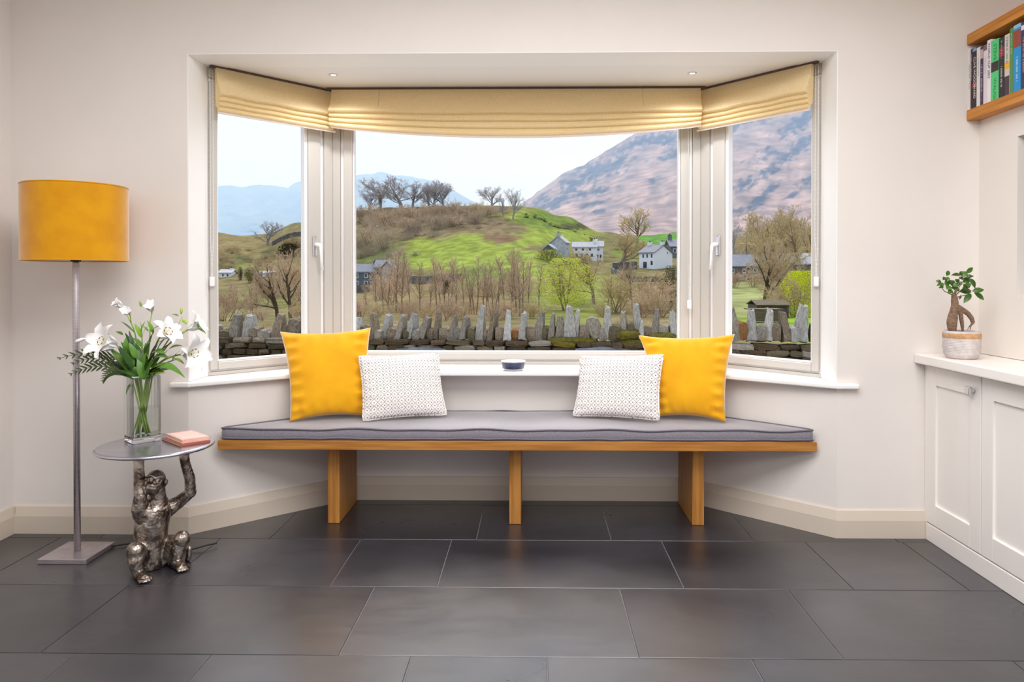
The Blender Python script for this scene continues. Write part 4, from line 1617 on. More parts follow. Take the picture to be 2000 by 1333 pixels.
B_GREY, T_GREY = bark('bark_grey', (156, 150, 150)), bark('twig_grey', (184, 176, 174))
B_BROWN, T_BROWN = bark('bark_brown', (140, 120, 98)), bark('twig_brown', (196, 172, 144))
B_DARK, T_DARK = bark('bark_dark', (84, 70, 56)), bark('twig_dark', (112, 94, 72))
T_RED = bark('twig_reddish', (204, 178, 150))
T_SCRUB = bark('twig_scrub', (198, 178, 152))
T_TAN = bark('twig_tan', (200, 180, 138))
T_OLIVE = bark('twig_olive', (140, 134, 78))
LEAFM = material('spring_leaves', (204, 208, 64), rough=0.8, spec=0.1, c2=(182, 194, 54), vscale=2)
LEAFY = material('yellow_leaves', (214, 218, 30), rough=0.8, spec=0.1, c2=(190, 202, 26), vscale=2)
LEAFD = material('evergreen_leaves', (78, 84, 58), rough=0.9, spec=0.1, c2=(100, 100, 70), vscale=2)

PROTO = {}


def proto(key, seed, P, min_r, mats):
    PROTO.setdefault(key, []).append(tree_meshes(seed, P, min_r, mats))


for s_ in (1, 2, 3):
    proto('oak', 10 + s_, OAKP, 0.0015, (B_GREY, T_GREY))
    proto('slim', 20 + s_, SLIMP, 0.0016, (B_BROWN, T_BROWN))
    proto('shrub', 40 + s_, SHRUBP, 0.0026, (B_BROWN, T_BROWN))
for s_ in (1, 2):
    proto('multi', 30 + s_, MULTIP, 0.0017, (B_BROWN, T_BROWN))
    proto('oakb', 50 + s_, OAKP, 0.0019, (B_BROWN, T_TAN))


def variant(src, mats):
    out = []
    for me, m in zip(src, mats):
        c = me.copy()
        c.materials.clear()
        c.materials.append(m)
        out.append(c)
    return out


PROTO['slimr'] = [variant(p, (B_BROWN, T_RED)) for p in PROTO['slim']]
PROTO['slimt'] = [variant(p, (B_BROWN, T_TAN)) for p in PROTO['slim']]
PROTO['shrubd'] = [variant(p, (B_DARK, T_DARK)) for p in PROTO['shrub']]
PROTO['shrubr'] = [variant(p, (B_BROWN, T_RED)) for p in PROTO['shrub']]
PROTO['shrubk'] = [variant(p, (B_BROWN, T_SCRUB)) for p in PROTO['shrub']]
PROTO['shrubt'] = [variant(p, (B_BROWN, T_TAN)) for p in PROTO['shrub']]
PROTO['shrubo'] = [variant(p, (B_DARK, T_OLIVE)) for p in PROTO['shrub']]
PROTO['oakd'] = [variant(p, (B_DARK, T_BROWN)) for p in PROTO['oakb']]

tr_rng = random.Random(3)
ORD = ['first', 'second', 'third', 'fourth', 'fifth', 'sixth', 'seventh', 'eighth', 'ninth', 'tenth', 'eleventh', 'twelfth', 'thirteenth', 'fourteenth', 'fifteenth', 'sixteenth', 'seventeenth',
       'eighteenth', 'nineteenth', 'twentieth', 'twenty-first', 'twenty-second', 'twenty-third', 'twenty-fourth', 'twenty-fifth', 'twenty-sixth', 'twenty-seventh', 'twenty-eighth', 'twenty-ninth', 'thirtieth']


def tree(kind, px, D, px_h, label, group=None, name='bare_tree', wide=1.0, leaves=None, idx=None, sink=0.15, cat='tree'):
    """a tree standing on the land at bearing px and depth D, px_h pixels tall in the photograph"""
    g = land(px, D)
    h = px_h * D / 1400.0
    root = thing(name, (g.x, g.y, g.z - sink), label, cat, group)
    src = PROTO[kind][idx if idx is not None else tr_rng.randrange(len(PROTO[kind]))]
    for me, nm in zip(src, ('trunk', 'twigs')):
        if not len(me.vertices):
            continue
        o = bpy.data.objects.new(nm, me)
        COL.objects.link(o)
        o.parent = root
        if nm == 'twigs':
            o['kind'] = 'stuff'
    root.scale = (h * wide, h * wide, h)
    root.rotation_euler = (0, 0, tr_rng.uniform(0, 6.28))
    if leaves:
        mat, n, size, (rx, rz0, rz1) = leaves
        q = MB()
        for i in range(n):
            u = tr_rng.uniform(0, 6.28)
            t = tr_rng.random()
            rad = rx * math.sqrt(tr_rng.random()) * math.sin(math.pi * (0.12 + 0.80 * t)) ** 0.6
            c = Vector((math.cos(u) * rad, math.sin(u) * rad, rz0 + (rz1 - rz0) * t))
            a = Vector((tr_rng.gauss(0, 1), tr_rng.gauss(0, 1), tr_rng.gauss(0, 1))).normalized() * size
            b = a.orthogonal().normalized() * size * 0.5
            q.face([c - a, c + b, c + a, c - b])
        me = bpy.data.meshes.new('foliage')
        me.from_pydata([tuple(v) for v in q.v], [], q.f)
        me.materials.append(mat)
        o = bpy.data.objects.new('foliage', me)
        COL.objects.link(o)
        o.parent = root
        o['kind'] = 'stuff'
    return root


# trees on the crest of the knoll
GK = 'bare trees on the crest of the knoll'
for i, (px, top, D, wd, lb) in enumerate((
        (719, 372, 262, 0.9, 'low bare tree at the end of the crest row, next to the window mullion'), (741, 352, 266, 1.15, 'broad bare tree in the crest row, second from the mullion'),
        (783, 347, 268, 1.2, 'tallest broad bare tree of the crest row, forked low'), (806, 356, 270, 0.9, 'bare tree close beside the tallest of the crest row'),
        (838, 352, 268, 1.0, 'slender bare tree in the middle of the crest row'), (848, 356, 264, 0.9, 'twin of the slender tree in the middle of the crest row'),
        (866, 354, 266, 0.95, 'last tall bare tree of the crest row, towards the open slope'))):
    tree('oak', px, D, land_px(px, D) - top + 4, lb, GK, wide=wd * 1.75)
tree('oak', 960, 262, 46, 'lone round-headed bare tree on the open crest of the knoll', GK, wide=1.8, idx=1)
tree('oak', 1002, 235, 62, 'gnarled bare tree below the crest with few branches', GK, wide=1.1, idx=0)
tree('oak', 983, 238, 40, 'small bare tree beside the gnarled one below the crest', GK, wide=0.7, idx=2)
tree('oak', 520, 235, 50, 'lone fan-shaped bare tree on the ridge seen through the side window', None, wide=1.5, idx=1)
GB_ = 'leafless bushes on the shoulder of the knoll'
for n_, (px, D, h, wd) in enumerate(((706, 252, 34, 1.3), (728, 250, 38, 1.2), (752, 240, 34, 1.5), (778, 246, 30, 1.5), (806, 238, 36, 1.5), (834, 246, 36, 1.3), (858, 240, 34, 1.5), (884, 246, 40, 1.3), (908, 240, 30, 1.5), (934, 248, 34, 1.2),
                                     (952, 238, 30, 1.5), (720, 215, 44, 1.2), (752, 200, 50, 0.9), (800, 222, 32, 1.5), (848, 220, 34, 1.5), (890, 222, 30, 1.6), (926, 226, 28, 1.6))):
    tree('shrubk', px, D, h, 'leafless bush on the shoulder of the knoll, %s counting from the mullion' % ORD[n_] if n_ < 11 else 'leafless bush lower on the knoll slope, %s counting from the mullion' % ORD[n_ - 11], GB_, name='bush',
         wide=wd, cat='bush')
# slender trees in the low field behind the garden wall
GS = 'slender bare trees behind the garden wall'
LS = 'slender bare tree behind the garden wall, %s counting from the lamp side'
for n_, (px, D, h, kd) in enumerate(sorted(((716, 60, 70, 'slimr'), (748, 52, 100, 'slim'), (757, 66, 120, 'slimr'), (773, 58, 140, 'slimr'), (784, 50, 130, 'slim'), (800, 70, 110, 'slimr'), (820, 56, 105, 'slim'),
                     (838, 60, 95, 'slimt'), (853, 52, 120, 'slimr'), (868, 56, 110, 'slimr'), (881, 50, 115, 'slim'), (890, 58, 100, 'slimr'), (905, 66, 90, 'slimt'), (925, 54, 120, 'multi'),
                     (943, 58, 105, 'slim'), (955, 52, 115, 'multi'), (973, 60, 110, 'slim'), (985, 56, 120, 'slimr'), (998, 52, 128, 'slimr'), (1009, 58, 135, 'slimr'), (1020, 54, 125, 'slim'),
                     (1031, 62, 110, 'slimr'), (1052, 66, 95, 'slimt'), (860, 66, 105, 'slimr'), (875, 68, 110, 'slimr'), (735, 64, 95, 'slimr'), (1003, 68, 120, 'slimr'), (1015, 50, 120, 'slimr')))):
    tree(kd, px, D, h, LS % ORD[n_], GS, wide=1.0)
for n_, (px, D, h, kd) in enumerate(sorted(((700, 44, 58, 'shrubr'), (730, 42, 46, 'shrubt'), (800, 44, 50, 'shrubr'), (868, 42, 56, 'shrubr'), (905, 44, 40, 'shrubt'), (960, 42, 44, 'shrubr'), (1040, 44, 46, 'shrubt'), (765, 90, 60, 'shrubr'), (745, 100, 60, 'shrubr'),
                     (770, 118, 70, 'shrubr'), (830, 44, 40, 'shrubt'), (990, 44, 50, 'shrubr'), (1015, 90, 60, 'shrubr'), (960, 100, 50, 'shrubt')))):
    tree(kd, px, D, h, 'leafless brown bush among the slender trees behind the garden wall, %s from the lamp side' % ORD[n_], 'leafless bushes behind the garden wall', name='bush', wide=1.1, cat='bush')
tree('multi', 1108, 62, 105, 'broad willow bursting into yellow green leaf behind the garden wall', None, 'willow', 1.4, (LEAFM, 5200, 0.011, (0.40, 0.14, 1.0)))
tree('oakb', 1160, 80, 115, 'wide bare tree with forked crown right beside the yellow green willow', None, wide=1.0)
tree('shrubt', 1200, 60, 90, 'rounded tan twiggy tree between the forked tree and dark evergreen', None, name='bush', wide=0.9, cat='bush')
tree('oakd', 1234, 64, 100, 'dark-stemmed bare tree standing before the white house garden', None, wide=0.75)
for n_, (px, D, h, kd) in enumerate(sorted(((1262, 60, 85, 'shrubt'), (1285, 56, 75, 'shrubr'), (1250, 44, 55, 'shrubr'), (1290, 44, 60, 'shrubt'), (1180, 50, 40, 'shrubt')))):
    tree(kd, px, D, h, 'leafless tan bush below the white house, %s counting from the willow' % ORD[n_], 'leafless bushes below the white house', name='bush', wide=1.1, cat='bush')
tree('shrubd', 1310, 62, 92, 'dark evergreen bush at the edge of the middle window', None, 'evergreen_bush', 0.7, (LEAFD, 2200, 0.012, (0.34, 0.05, 0.95)), cat='bush')
# trees by the farm and the white house
tree('oakb', 1211, 172, 76, 'large spreading bare tree between the farmhouse and white house', None, wide=1.7, idx=0)
tree('oakb', 1242, 230, 80, 'tall bare tree behind the white house against the fell', None, wide=1.35, idx=1)
tree('shrubt', 1225, 225, 30, 'low leafless bush at the foot of the tall tree behind the white house', None, name='bush', wide=1.4, cat='bush')
tree('multi', 1165, 205, 28, 'small greening tree above the farmhouse roof at the field edge', None, 'tree', 1.0, (LEAFM, 500, 0.03, (0.36, 0.15, 0.95)))
tree('shrubd', 1140, 165, 30, 'pale leafless bush in front of the farmhouse', None, name='bush', wide=1.3, cat='bush')
tree('shrubo', 1075, 168, 30, 'yellowish bush at the farm boundary wall', None, 'bush', 1.5, (LEAFM, 400, 0.03, (0.5, 0.1, 0.8)), cat='bush')
tree('shrubd', 870, 110, 36, 'compact dark bush on the edge of the bright field', None, 'bush', 0.8, (LEAFD, 1500, 0.03, (0.4, 0.1, 0.9)), cat='bush')
# side window nearer the lamp
GL = 'bare trees seen through the side window nearer the lamp'
for px, D, h, kd, lb in ((540, 46, 132, 'oakd', 'crooked dark bare tree in the side window nearer the lamp'), (566, 44, 150, 'oakd', 'forked bare tree next to the mullion in the side window'),
                         (493, 48, 90, 'multi', 'many-stemmed bare tree above the upright slates of the garden wall'), (455, 60, 75, 'slim', 'thin upright bare tree beside the window frame near the lamp'),
                         (436, 46, 85, 'shrubr', 'dense reddish bare bush at the edge of the side window'), (585, 60, 120, 'oakb', 'pale bare tree half hidden by the mullion'),
                         (520, 100, 70, 'oakb', 'pale bare tree standing below the white cottages')):
    tree(kd, px, D, h, lb, GL, wide=0.9)
for n_, (px, D, h, kd) in enumerate(sorted(((470, 42, 30, 'shrubt'), (510, 42, 34, 'shrubr'), (590, 42, 46, 'shrubt'), (612, 44, 60, 'shrubr'), (640, 44, 60, 'shrubt'), (420, 42, 44, 'shrubt')))):
    tree(kd, px, D, h, 'low leafless bush over the garden wall near the lamp-side window, %s from the frame' % ORD[n_], 'low bushes in the side window', name='bush', wide=1.2, cat='bush')
tree('shrubd', 466, 165, 26, 'dark upright conifer between the two white cottages', None, 'conifer', 0.5, (LEAFD, 900, 0.04, (0.42, 0.05, 1.0)))
tree('shrubo', 486, 160, 32, 'rounded olive tree beside the dark conifer', None, 'bush', 0.9, (LEAFD, 500, 0.04, (0.42, 0.1, 0.95)), cat='bush')
tree('shrubd', 562, 205, 30, 'dark green gorse clump high on the ridge slope', None, 'gorse_bush', 1.7, (LEAFD, 900, 0.05, (0.42, 0.05, 0.8)), cat='bush')
# side window nearer the cabinet
GR = 'bare trees seen through the side window nearer the cabinet'
for px, D, h, kd, lb, wd in ((1490, 46, 150, 'oakd', 'twisted dark bare tree leaning over the stone terrace', 1.0), (1528, 54, 165, 'oakb', 'large tan bare tree with bent limbs above the shed', 1.05),
                             (1450, 150, 120, 'oakb', 'yellowish bare tree behind the terrace roof', 0.8), (1560, 150, 130, 'oakb', 'tall bare tree behind the pale roof', 0.9),
                             (1500, 180, 110, 'oakb', 'bare tree on the bank behind the terrace', 1.0), (1590, 170, 120, 'oakb', 'bare tree on the bank at the window edge', 1.0), (1428, 170, 110, 'oak', 'grey bare tree beside the terrace chimney', 0.8),
                             (1545, 200, 110, 'oakb', 'pale bare tree high on the bank under the fell', 1.1), (1478, 205, 100, 'oakb', 'small bare tree high on the bank under the fell', 1.1), (1600, 60, 120, 'oakd', 'bare tree behind the yellow bush at the window edge', 0.8)):
    tree(kd, px, D, h, lb, GR, wide=wd)
tree('shrub', 1560, 36, 95, 'round bright yellow green bush on the lawn beyond the garden wall', None, 'bush', 0.95, (LEAFY, 4500, 0.018, (0.46, 0.06, 1.0)), cat='bush')
for n_, (px, D, h, kd) in enumerate(sorted(((1430, 120, 40, 'shrubr'), (1470, 120, 36, 'shrubt'), (1530, 120, 44, 'shrubr'), (1516, 42, 60, 'shrubt'), (1580, 120, 40, 'shrubt')))):
    tree(kd, px, D, h, 'leafless bush by the stone terrace beyond the shed, %s counting from the mullion' % ORD[n_], 'leafless bushes by the stone terrace', name='bush', wide=1.3, cat='bush')

# scrub nobody could count: merged thickets on the knoll and along the field edges


def thicket(label, spots, mat, seed, twigs=70, rad=0.03):
    r = random.Random(seed)
    q = MB()
    for px, D, ph, n, spx, sD in spots:
        for k in range(n):
            g = land(px + r.gauss(0, 1) * spx, max(20, D + r.gauss(0, 1) * sD))
            h = ph * g.y / 1400 * r.uniform(0.6, 1.15)
            for j in range(twigs):
                a = r.uniform(0, 6.28)
                el = r.uniform(0.15, 1.0)
                d = Vector((math.cos(a) * (1 - el * 0.55), math.sin(a) * (1 - el * 0.55), el)).normalized()
                L_ = h * r.uniform(0.6, 1.0)
                b = g + Vector((r.gauss(0, 0.22) * h, r.gauss(0, 0.22) * h, -0.1))
                m = b + d * L_ * 0.55 + Vector((r.gauss(0, 0.06), r.gauss(0, 0.06), 0.05)) * L_
                e = b + d * L_ + Vector((r.gauss(0, 0.12), r.gauss(0, 0.12), r.gauss(0, 0.1))) * L_
                rr_ = rad * (g.y / 230.0)
                s = d.orthogonal().normalized() * rr_
                s2 = d.cross(s)
                i0 = len(q.v)
                q.v += [b + s, b - s * 0.5 + s2 * 0.87, b - s * 0.5 - s2 * 0.87, m + s * 0.7, m - s * 0.35 + s2 * 0.6, m - s * 0.35 - s2 * 0.6, e]
                for x in range(3):
                    y = (x + 1) % 3
                    q.f += [(i0 + x, i0 + y, i0 + 3 + y, i0 + 3 + x), (i0 + 3 + x, i0 + 3 + y, i0 + 6)]
    return tag(q.build('undergrowth', mat), label, kind='stuff')


thicket('brown leafless scrub on the shoulder of the knoll under the crest trees', [(735, 250, 26, 9, 14, 6), (730, 238, 30, 8, 22, 6), (780, 245, 28, 12, 26, 7), (830, 240, 28, 12, 26, 7),
        (880, 245, 24, 10, 24, 6), (930, 245, 22, 8, 22, 6), (945, 240, 20, 8, 26, 8), (760, 225, 28, 8, 30, 8), (985, 225, 14, 6, 20, 6), (965, 255, 14, 5, 10, 3)], T_SCRUB, 5, 80)
thicket('grey brown scrub low on the slope of the knoll above the grey house', [(730, 200, 34, 10, 24, 8), (850, 222, 26, 12, 30, 7), (790, 215, 26, 8, 30, 8), (905, 225, 22, 10, 30, 7), (760, 185, 26, 8, 18, 8),
        (700, 215, 30, 8, 14, 10)], bark('twig_greybrown', (164, 150, 130)), 6, 80)
thicket('dark hedge line running down the bare side of the knoll', [(1040, 245, 8, 8, 16, 2), (1075, 243, 8, 9, 18, 2), (1110, 242, 7, 8, 16, 2), (1145, 240, 6, 7, 14, 2)], bark('twig_hedge', (96, 98, 66)), 8, 40)
thicket('reddish brown scrub along the foot of the bright field', [(900, 112, 24, 9, 40, 6), (980, 112, 26, 10, 40, 6), (840, 115, 22, 6, 30, 6), (1040, 115, 24, 5, 20, 5), (780, 120, 30, 6, 18, 5)], T_RED, 9, 60)
thicket('tan scrub on the slope below the ridge in the side window', [(440, 205, 22, 8, 12, 8), (560, 150, 36, 10, 22, 10), (585, 180, 28, 8, 14, 10), (425, 190, 20, 5, 10, 8), (530, 130, 26, 6, 20, 8)], T_TAN, 12, 70)
thicket('brown woodland scrub on the bank under the fell', [(1440, 230, 34, 10, 20, 14), (1500, 240, 34, 12, 30, 14), (1565, 240, 36, 12, 26, 14), (1530, 190, 26, 8, 40, 8), (1270, 235, 14, 5, 22, 4), (1610, 230, 36, 8, 20, 12),
        (1215, 200, 14, 6, 14, 4)], T_TAN, 13, 80)
thicket('dry brown grass and brambles in the low field behind the garden wall', [(760, 36, 22, 10, 60, 4), (900, 36, 20, 12, 70, 4), (1020, 36, 18, 8, 50, 4), (1250, 36, 24, 10, 60, 4), (530, 36, 24, 10, 60, 4)], T_TAN, 14, 80, 0.035)

thicket('fine tan undergrowth among the slender trees behind the garden wall', [(740, 62, 44, 10, 30, 6), (800, 66, 40, 10, 40, 6), (880, 64, 40, 12, 40, 6), (960, 64, 36, 10, 40, 6), (1020, 62, 44, 8, 24, 6), (1260, 62, 56, 10, 36, 6)],
        bark('twig_fine', (184, 160, 128)), 15, 60, 0.030)
thicket('tan and grey scrub over the hillside in the lamp-side window', [(440, 190, 20, 8, 14, 8), (450, 220, 14, 6, 14, 6), (500, 200, 16, 8, 20, 8), (560, 210, 18, 8, 16, 8), (580, 225, 16, 6, 8, 6), (540, 120, 34, 10, 30, 8), (440, 100, 36, 6, 14, 8),
        (480, 75, 40, 8, 30, 8), (570, 90, 50, 8, 20, 8)], bark('twig_pale', (176, 152, 118)), 16, 70)

# ------------------------------------------------------------------ houses, field walls, shed
M_GSTONE = material('house_grey_stone', (112, 122, 126), rough=0.9, c2=(92, 100, 104), vscale=1.2, bump=0.5, bscale=3, bdist=0.1)
M_PSTONE = material('house_pale_stone', (196, 196, 198), rough=0.9, c2=(170, 172, 176), vscale=1.2)
M_BSTONE = material('house_brown_stone', (140, 122, 110), rough=0.9, c2=(118, 102, 92), vscale=1.2)
M_RENDER = material('white_render', (242, 242, 244), rough=0.8)
M_ROOF = material('slate_roof', (136, 138, 146), rough=0.8, c2=(118, 120, 128), vscale=1.5, stretch=(1, 1, 4))
M_ROOFL = material('pale_slate_roof', (184, 184, 190), rough=0.8, c2=(168, 168, 174), vscale=1.5)
M_WDARK = material('far_window_glass', (52, 58, 66), rough=0.2)
M_DOORG = material('porch_grey', (120, 124, 128), rough=0.8)


def house(name, label, px, D, w_px, eave_px, ridge_px, depth, rot, wall, roof, wins, chims=(), group=None, side_wins=(), gable=None):
    """a gabled house; px is the middle of its front; sizes in pixels at depth D; rot turns it about its middle"""
    k = D / 1400.0
    g = land(px, D)
    w_, he, hr = w_px * k, eave_px * k, ridge_px * k
    root = thing(name, g, label, 'house', group)
    cr, sr = math.cos(rot), math.sin(rot)
    ex, ey = Vector((cr, sr, 0)), Vector((-sr, cr, 0))

    def W(a, b, z):
        return g + ex * a + ey * b + Vector((0, 0, z))

    q = MB()
    h2 = w_ / 2
    prof = [(0, -1.5), (depth, -1.5), (depth, he), (depth / 2, hr), (0, he)]
    q.rings([[W(-h2, b, z) for b, z in prof], [W(h2, b, z) for b, z in prof]], True, True, True)
    wl_ = q.build('wall', wall, root, weld=True)
    q = MB()
    o_, th = 0.35, 0.22
    sl = (hr - he) / (depth / 2)
    for sgn in (0, 1):
        b0, b1 = (-o_, depth / 2) if sgn == 0 else (depth + o_, depth / 2)
        z0, z1 = he - sl * o_ + 0.03, hr + 0.03
        q.rings([[W(-h2 - o_, b0, z0), W(-h2 - o_, b1, z1), W(-h2 - o_, b1, z1 + th), W(-h2 - o_, b0, z0 + th)],
                 [W(h2 + o_, b0, z0), W(h2 + o_, b1, z1), W(h2 + o_, b1, z1 + th), W(h2 + o_, b0, z0 + th)]], True, True, True)
    tag(q.build('roof', roof, root, weld=True), None)

    def window_on(c, axis, out, w2, hz, fr=M_RENDER):
        fo = MB()
        fo.obox(c, axis, out, -w2, w2, -0.02, 0.06, -hz, hz)
        f = fo.build('window', fr, wl_)
        pn = MB()
        t_ = min(w2, hz) * 0.28
        pn.obox(c, axis, out, -w2 + t_, -t_ * 0.2, 0.05, 0.08, -hz + t_, hz - t_)
        pn.obox(c, axis, out, t_ * 0.2, w2 - t_, 0.05, 0.08, -hz + t_, hz - t_)
        return f, pn

    for fx, fz, fw, fh, fr in wins:
        c = W((fx - 0.5) * w_, 0, fz * he)
        fo, pn = window_on(c, ex, -ey, fw * k / 2, fh * k / 2, M_RENDER if fr else M_WDARK)
        if fr:
            o = pn.build('pane', M_WDARK, wl_)
    for side, fb, zf, fw, fh, fr in side_wins:
        c = W(side * h2, fb * depth, zf * he)
        fo, pn = window_on(c, ey, ex * side, fw * k / 2, fh * k / 2, M_RENDER if fr else M_WDARK)
        if fr:
            pn.build('pane', M_WDARK, wl_)
    for fx, cw, chh in chims:
        c = W((fx - 0.5) * w_, depth / 2, hr)
        q = MB()
        q.obox(c, ex, ey, -cw * k / 2, cw * k / 2, -0.45, 0.45, -0.9, chh * k)
        q.obox(c, ex, ey, -cw * k / 2 - 0.08, cw * k / 2 + 0.08, -0.53, 0.53, chh * k, chh * k + 0.12)
        ch = q.build('chimney', wall, root)
        p_ = MB()
        p_.lathe(c + Vector((0, 0, chh * k + 0.1)), [(0.16, 0), (0.13, 0.35)], 8)
        p_.build('chimney_pot', M_DARK, ch)
    return root


GH = 'houses across the valley'
house('house', 'grey slate-stone house with white windows beside the mullion', 700, 158, 62, 32, 46, 5.0, 0.0, M_GSTONE, M_ROOF,
      [(0.04, 0.77, 7, 9, 1), (0.42, 0.77, 7, 9, 1), (0.72, 0.77, 7, 9, 1), (0.04, 0.30, 7, 9, 1), (0.42, 0.30, 7, 9, 1), (0.72, 0.30, 7, 9, 1), (0.90, 0.26, 7, 9, 1)], [(0.93, 5, 6)], GH)
house('house', 'lower grey wing joined to the grey stone house', 748, 158, 33, 27, 40, 4.5, 0.0, M_GSTONE, M_ROOF,
      [(0.4, 0.75, 7, 5, 1), (0.8, 0.72, 5, 4, 1), (0.15, 0.3, 6, 8, 1)], [], GH)
house('house', 'small gabled end wing of the grey house half hidden in twigs', 770, 156, 16, 22, 33, 2.6, R(75), M_PSTONE, M_ROOF, [(0.5, 0.6, 4, 4, 1)], [], GH)
house('house', 'grey stone gabled farmhouse end with chimney', 1108, 185, 24, 26, 38, 3.9, R(68), M_PSTONE, M_ROOFL, [(0.5, 0.55, 4, 5, 1)], [(0.1, 5, 6)], GH,
      side_wins=[(1, 0.6, 0.75, 6, 6, 1), (1, 0.25, 0.7, 5, 6, 1)])
house('house', 'long white farmhouse with pale slate roof under the knoll', 1142, 188, 46, 23, 32, 4.2, R(-6), M_RENDER, M_ROOFL,
      [(0.14, 0.8, 4, 4, 0), (0.42, 0.8, 4, 4, 0), (0.72, 0.8, 4, 4, 0), (0.16, 0.32, 4, 6, 0), (0.36, 0.32, 4, 6, 0), (0.58, 0.32, 4, 6, 0), (0.80, 0.32, 4, 6, 0)], [(0.9, 5, 6)], GH)
house('house', 'white end block of the farm with upper porch window', 1170, 192, 14, 27, 37, 4.2, R(-6), M_RENDER, M_ROOFL, [(0.4, 0.78, 5, 5, 1), (0.3, 0.3, 3, 6, 0), (0.7, 0.3, 3, 6, 0)], [(0.1, 4, 5)], GH)
house('house', 'small grey gabled outbuilding in front of the farmhouse', 1084, 178, 16, 17, 25, 2.7, R(70), M_GSTONE, M_ROOFL, [(0.5, 0.55, 4, 5, 1)], [], GH, side_wins=[(1, 0.5, 0.6, 6, 6, 1)])
house('house', 'white rendered house with slate roof and broad plain gable', 1262, 162, 34, 30, 45, 7.8, R(-42), M_RENDER, M_ROOF,
      [(0.28, 0.80, 3, 7, 0), (0.55, 0.80, 3, 7, 0), (0.85, 0.80, 3, 7, 0), (0.85, 0.34, 4, 8, 0), (0.4, 0.22, 8, 12, 0)], [(0.08, 6, 6), (0.92, 5, 6)], GH,
      side_wins=[(1, 0.72, 1.02, 2.4, 3.6, 0)])
house('house', 'dark stone house with tall chimney up behind the white house', 1322, 200, 26, 20, 34, 9.0, 0.0, M_GSTONE, M_ROOF, [(0.3, 0.6, 6, 9, 1)], [(0.16, 7, 10)], GH)
house('house', 'brown stone terrace house with chimneys seen through the side window', 1458, 140, 84, 30, 52, 8.0, R(4), M_BSTONE, M_ROOF,
      [(0.15, 0.72, 6, 7, 1), (0.42, 0.72, 6, 8, 1), (0.68, 0.72, 8, 8, 1), (0.36, 0.28, 7, 8, 1), (0.74, 0.3, 9, 12, 1), (0.55, 0.2, 12, 8, 1)], [(0.05, 6, 6), (0.95, 6, 6)], GH)
house('house', 'house with pale roof behind the yellow green bush', 1560, 150, 58, 24, 44, 9.0, R(-10), M_BSTONE, M_ROOFL, [(0.2, 0.7, 5, 7, 1), (0.45, 0.7, 5, 7, 1)], [], GH)
house('house', 'small white cottage beside the window frame nearer the lamp', 436, 172, 22, 8, 14, 5.0, R(8), M_RENDER, M_ROOFL, [(0.3, 0.5, 3, 4, 0), (0.7, 0.5, 3, 4, 0)], [(0.8, 3, 3)], GH)
house('house', 'low white cottage behind the pale bare tree', 513, 172, 30, 7, 11, 5.0, R(-4), M_RENDER, M_ROOFL, [(0.3, 0.5, 3, 4, 0), (0.7, 0.5, 3, 4, 0)], [], GH)

M_FWALL = material('field_wall_stone', (116, 112, 108), rough=0.95, c2=(88, 84, 80), vscale=0.9, bump=0.8, bscale=3, bdist=0.2)


def field_wall(pts, h, label):
    q = MB()
    rings = []
    P3 = []
    for (p0, d0), (p1, d1) in zip(pts, pts[1:]):
        for i in range(12):
            P3.append(land(p0 + (p1 - p0) * i / 12, d0 + (d1 - d0) * i / 12))
    P3.append(land(*pts[-1]))
    for i, p in enumerate(P3):
        d = (P3[min(i + 1, len(P3) - 1)] - P3[max(0, i - 1)])
        d.z = 0
        n = Vector((d.y, -d.x, 0)).normalized()
        hh = h * (1 + 0.12 * noise.noise(Vector((i * 1.7, h, 3.0))))
        rings.append([p + n * 0.35 - Vector((0, 0, 0.6)), p + n * 0.25 + Vector((0, 0, hh)), p - n * 0.25 + Vector((0, 0, hh)), p - n * 0.35 - Vector((0, 0, 0.6))])
    q.rings(rings, True, True, True)
    return tag(q.build('field_wall', M_FWALL), label, 'wall', 'field walls across the valley')


field_wall([(1196, 160), (1244, 160)], 1.7, 'grey field wall running up to the white house')
field_wall([(1100, 165), (1150, 163)], 1.2, 'grey field wall below the farmhouse')
field_wall([(530, 228), (560, 236), (588, 240)], 1.5, 'dark wall climbing the ridge top beside the lone fan-shaped tree')
field_wall([(800, 138), (860, 132), (905, 128)], 1.4, 'brown field wall along the lower edge of the bright field')
field_wall([(690, 148), (735, 148)], 1.6, 'garden wall below the grey stone house')
field_wall([(1196, 158), (1215, 140), (1250, 130), (1300, 128)], 1.0, 'low stone wall bounding the white house garden')

# shed and compost bin on the lawn seen through the side window nearer the cabinet
M_SHED = material('dark_boards', (92, 84, 76), rough=0.9, c2=(72, 64, 58), vscale=3, stretch=(1, 1, 8))
M_BIN = material('bin_boards', (112, 98, 74), rough=0.9, c2=(92, 78, 58), vscale=3, stretch=(1, 1, 8))
g = land(1507, 34)
sh_ = thing('shed', g, 'low dark garden shed with overgrown roof beyond the compost bin', 'shed')
k = 34 / 1400.0
for i in range(12):
    MB().obox(g, Vector((1, 0, 0)), Vector((0, 1, 0)), -31 * k + i * 5.2 * k, -31 * k + (i + 1) * 5.2 * k - 0.012, 0.0, 0.03, -0.2, 27 * k).build('plank', M_SHED, sh_)
MB().obox(g, Vector((1, 0, 0)), Vector((0, 1, 0)), -31 * k, 31 * k, 0.032, 1.4, -0.2, 26.5 * k).build('shed_body', M_SHED, sh_)
MB().rings([[g + Vector((x, -0.12, 27 * k)), g + Vector((x, 0.7, 36 * k)), g + Vector((x, 1.5, 28 * k)), g + Vector((x, 1.5, 26 * k)), g + Vector((x, 0.7, 34 * k)), g + Vector((x, -0.12, 25.5 * k))]
            for x in (-33 * k, 33 * k)], True, True, True).build('roof', M_BIN, sh_)
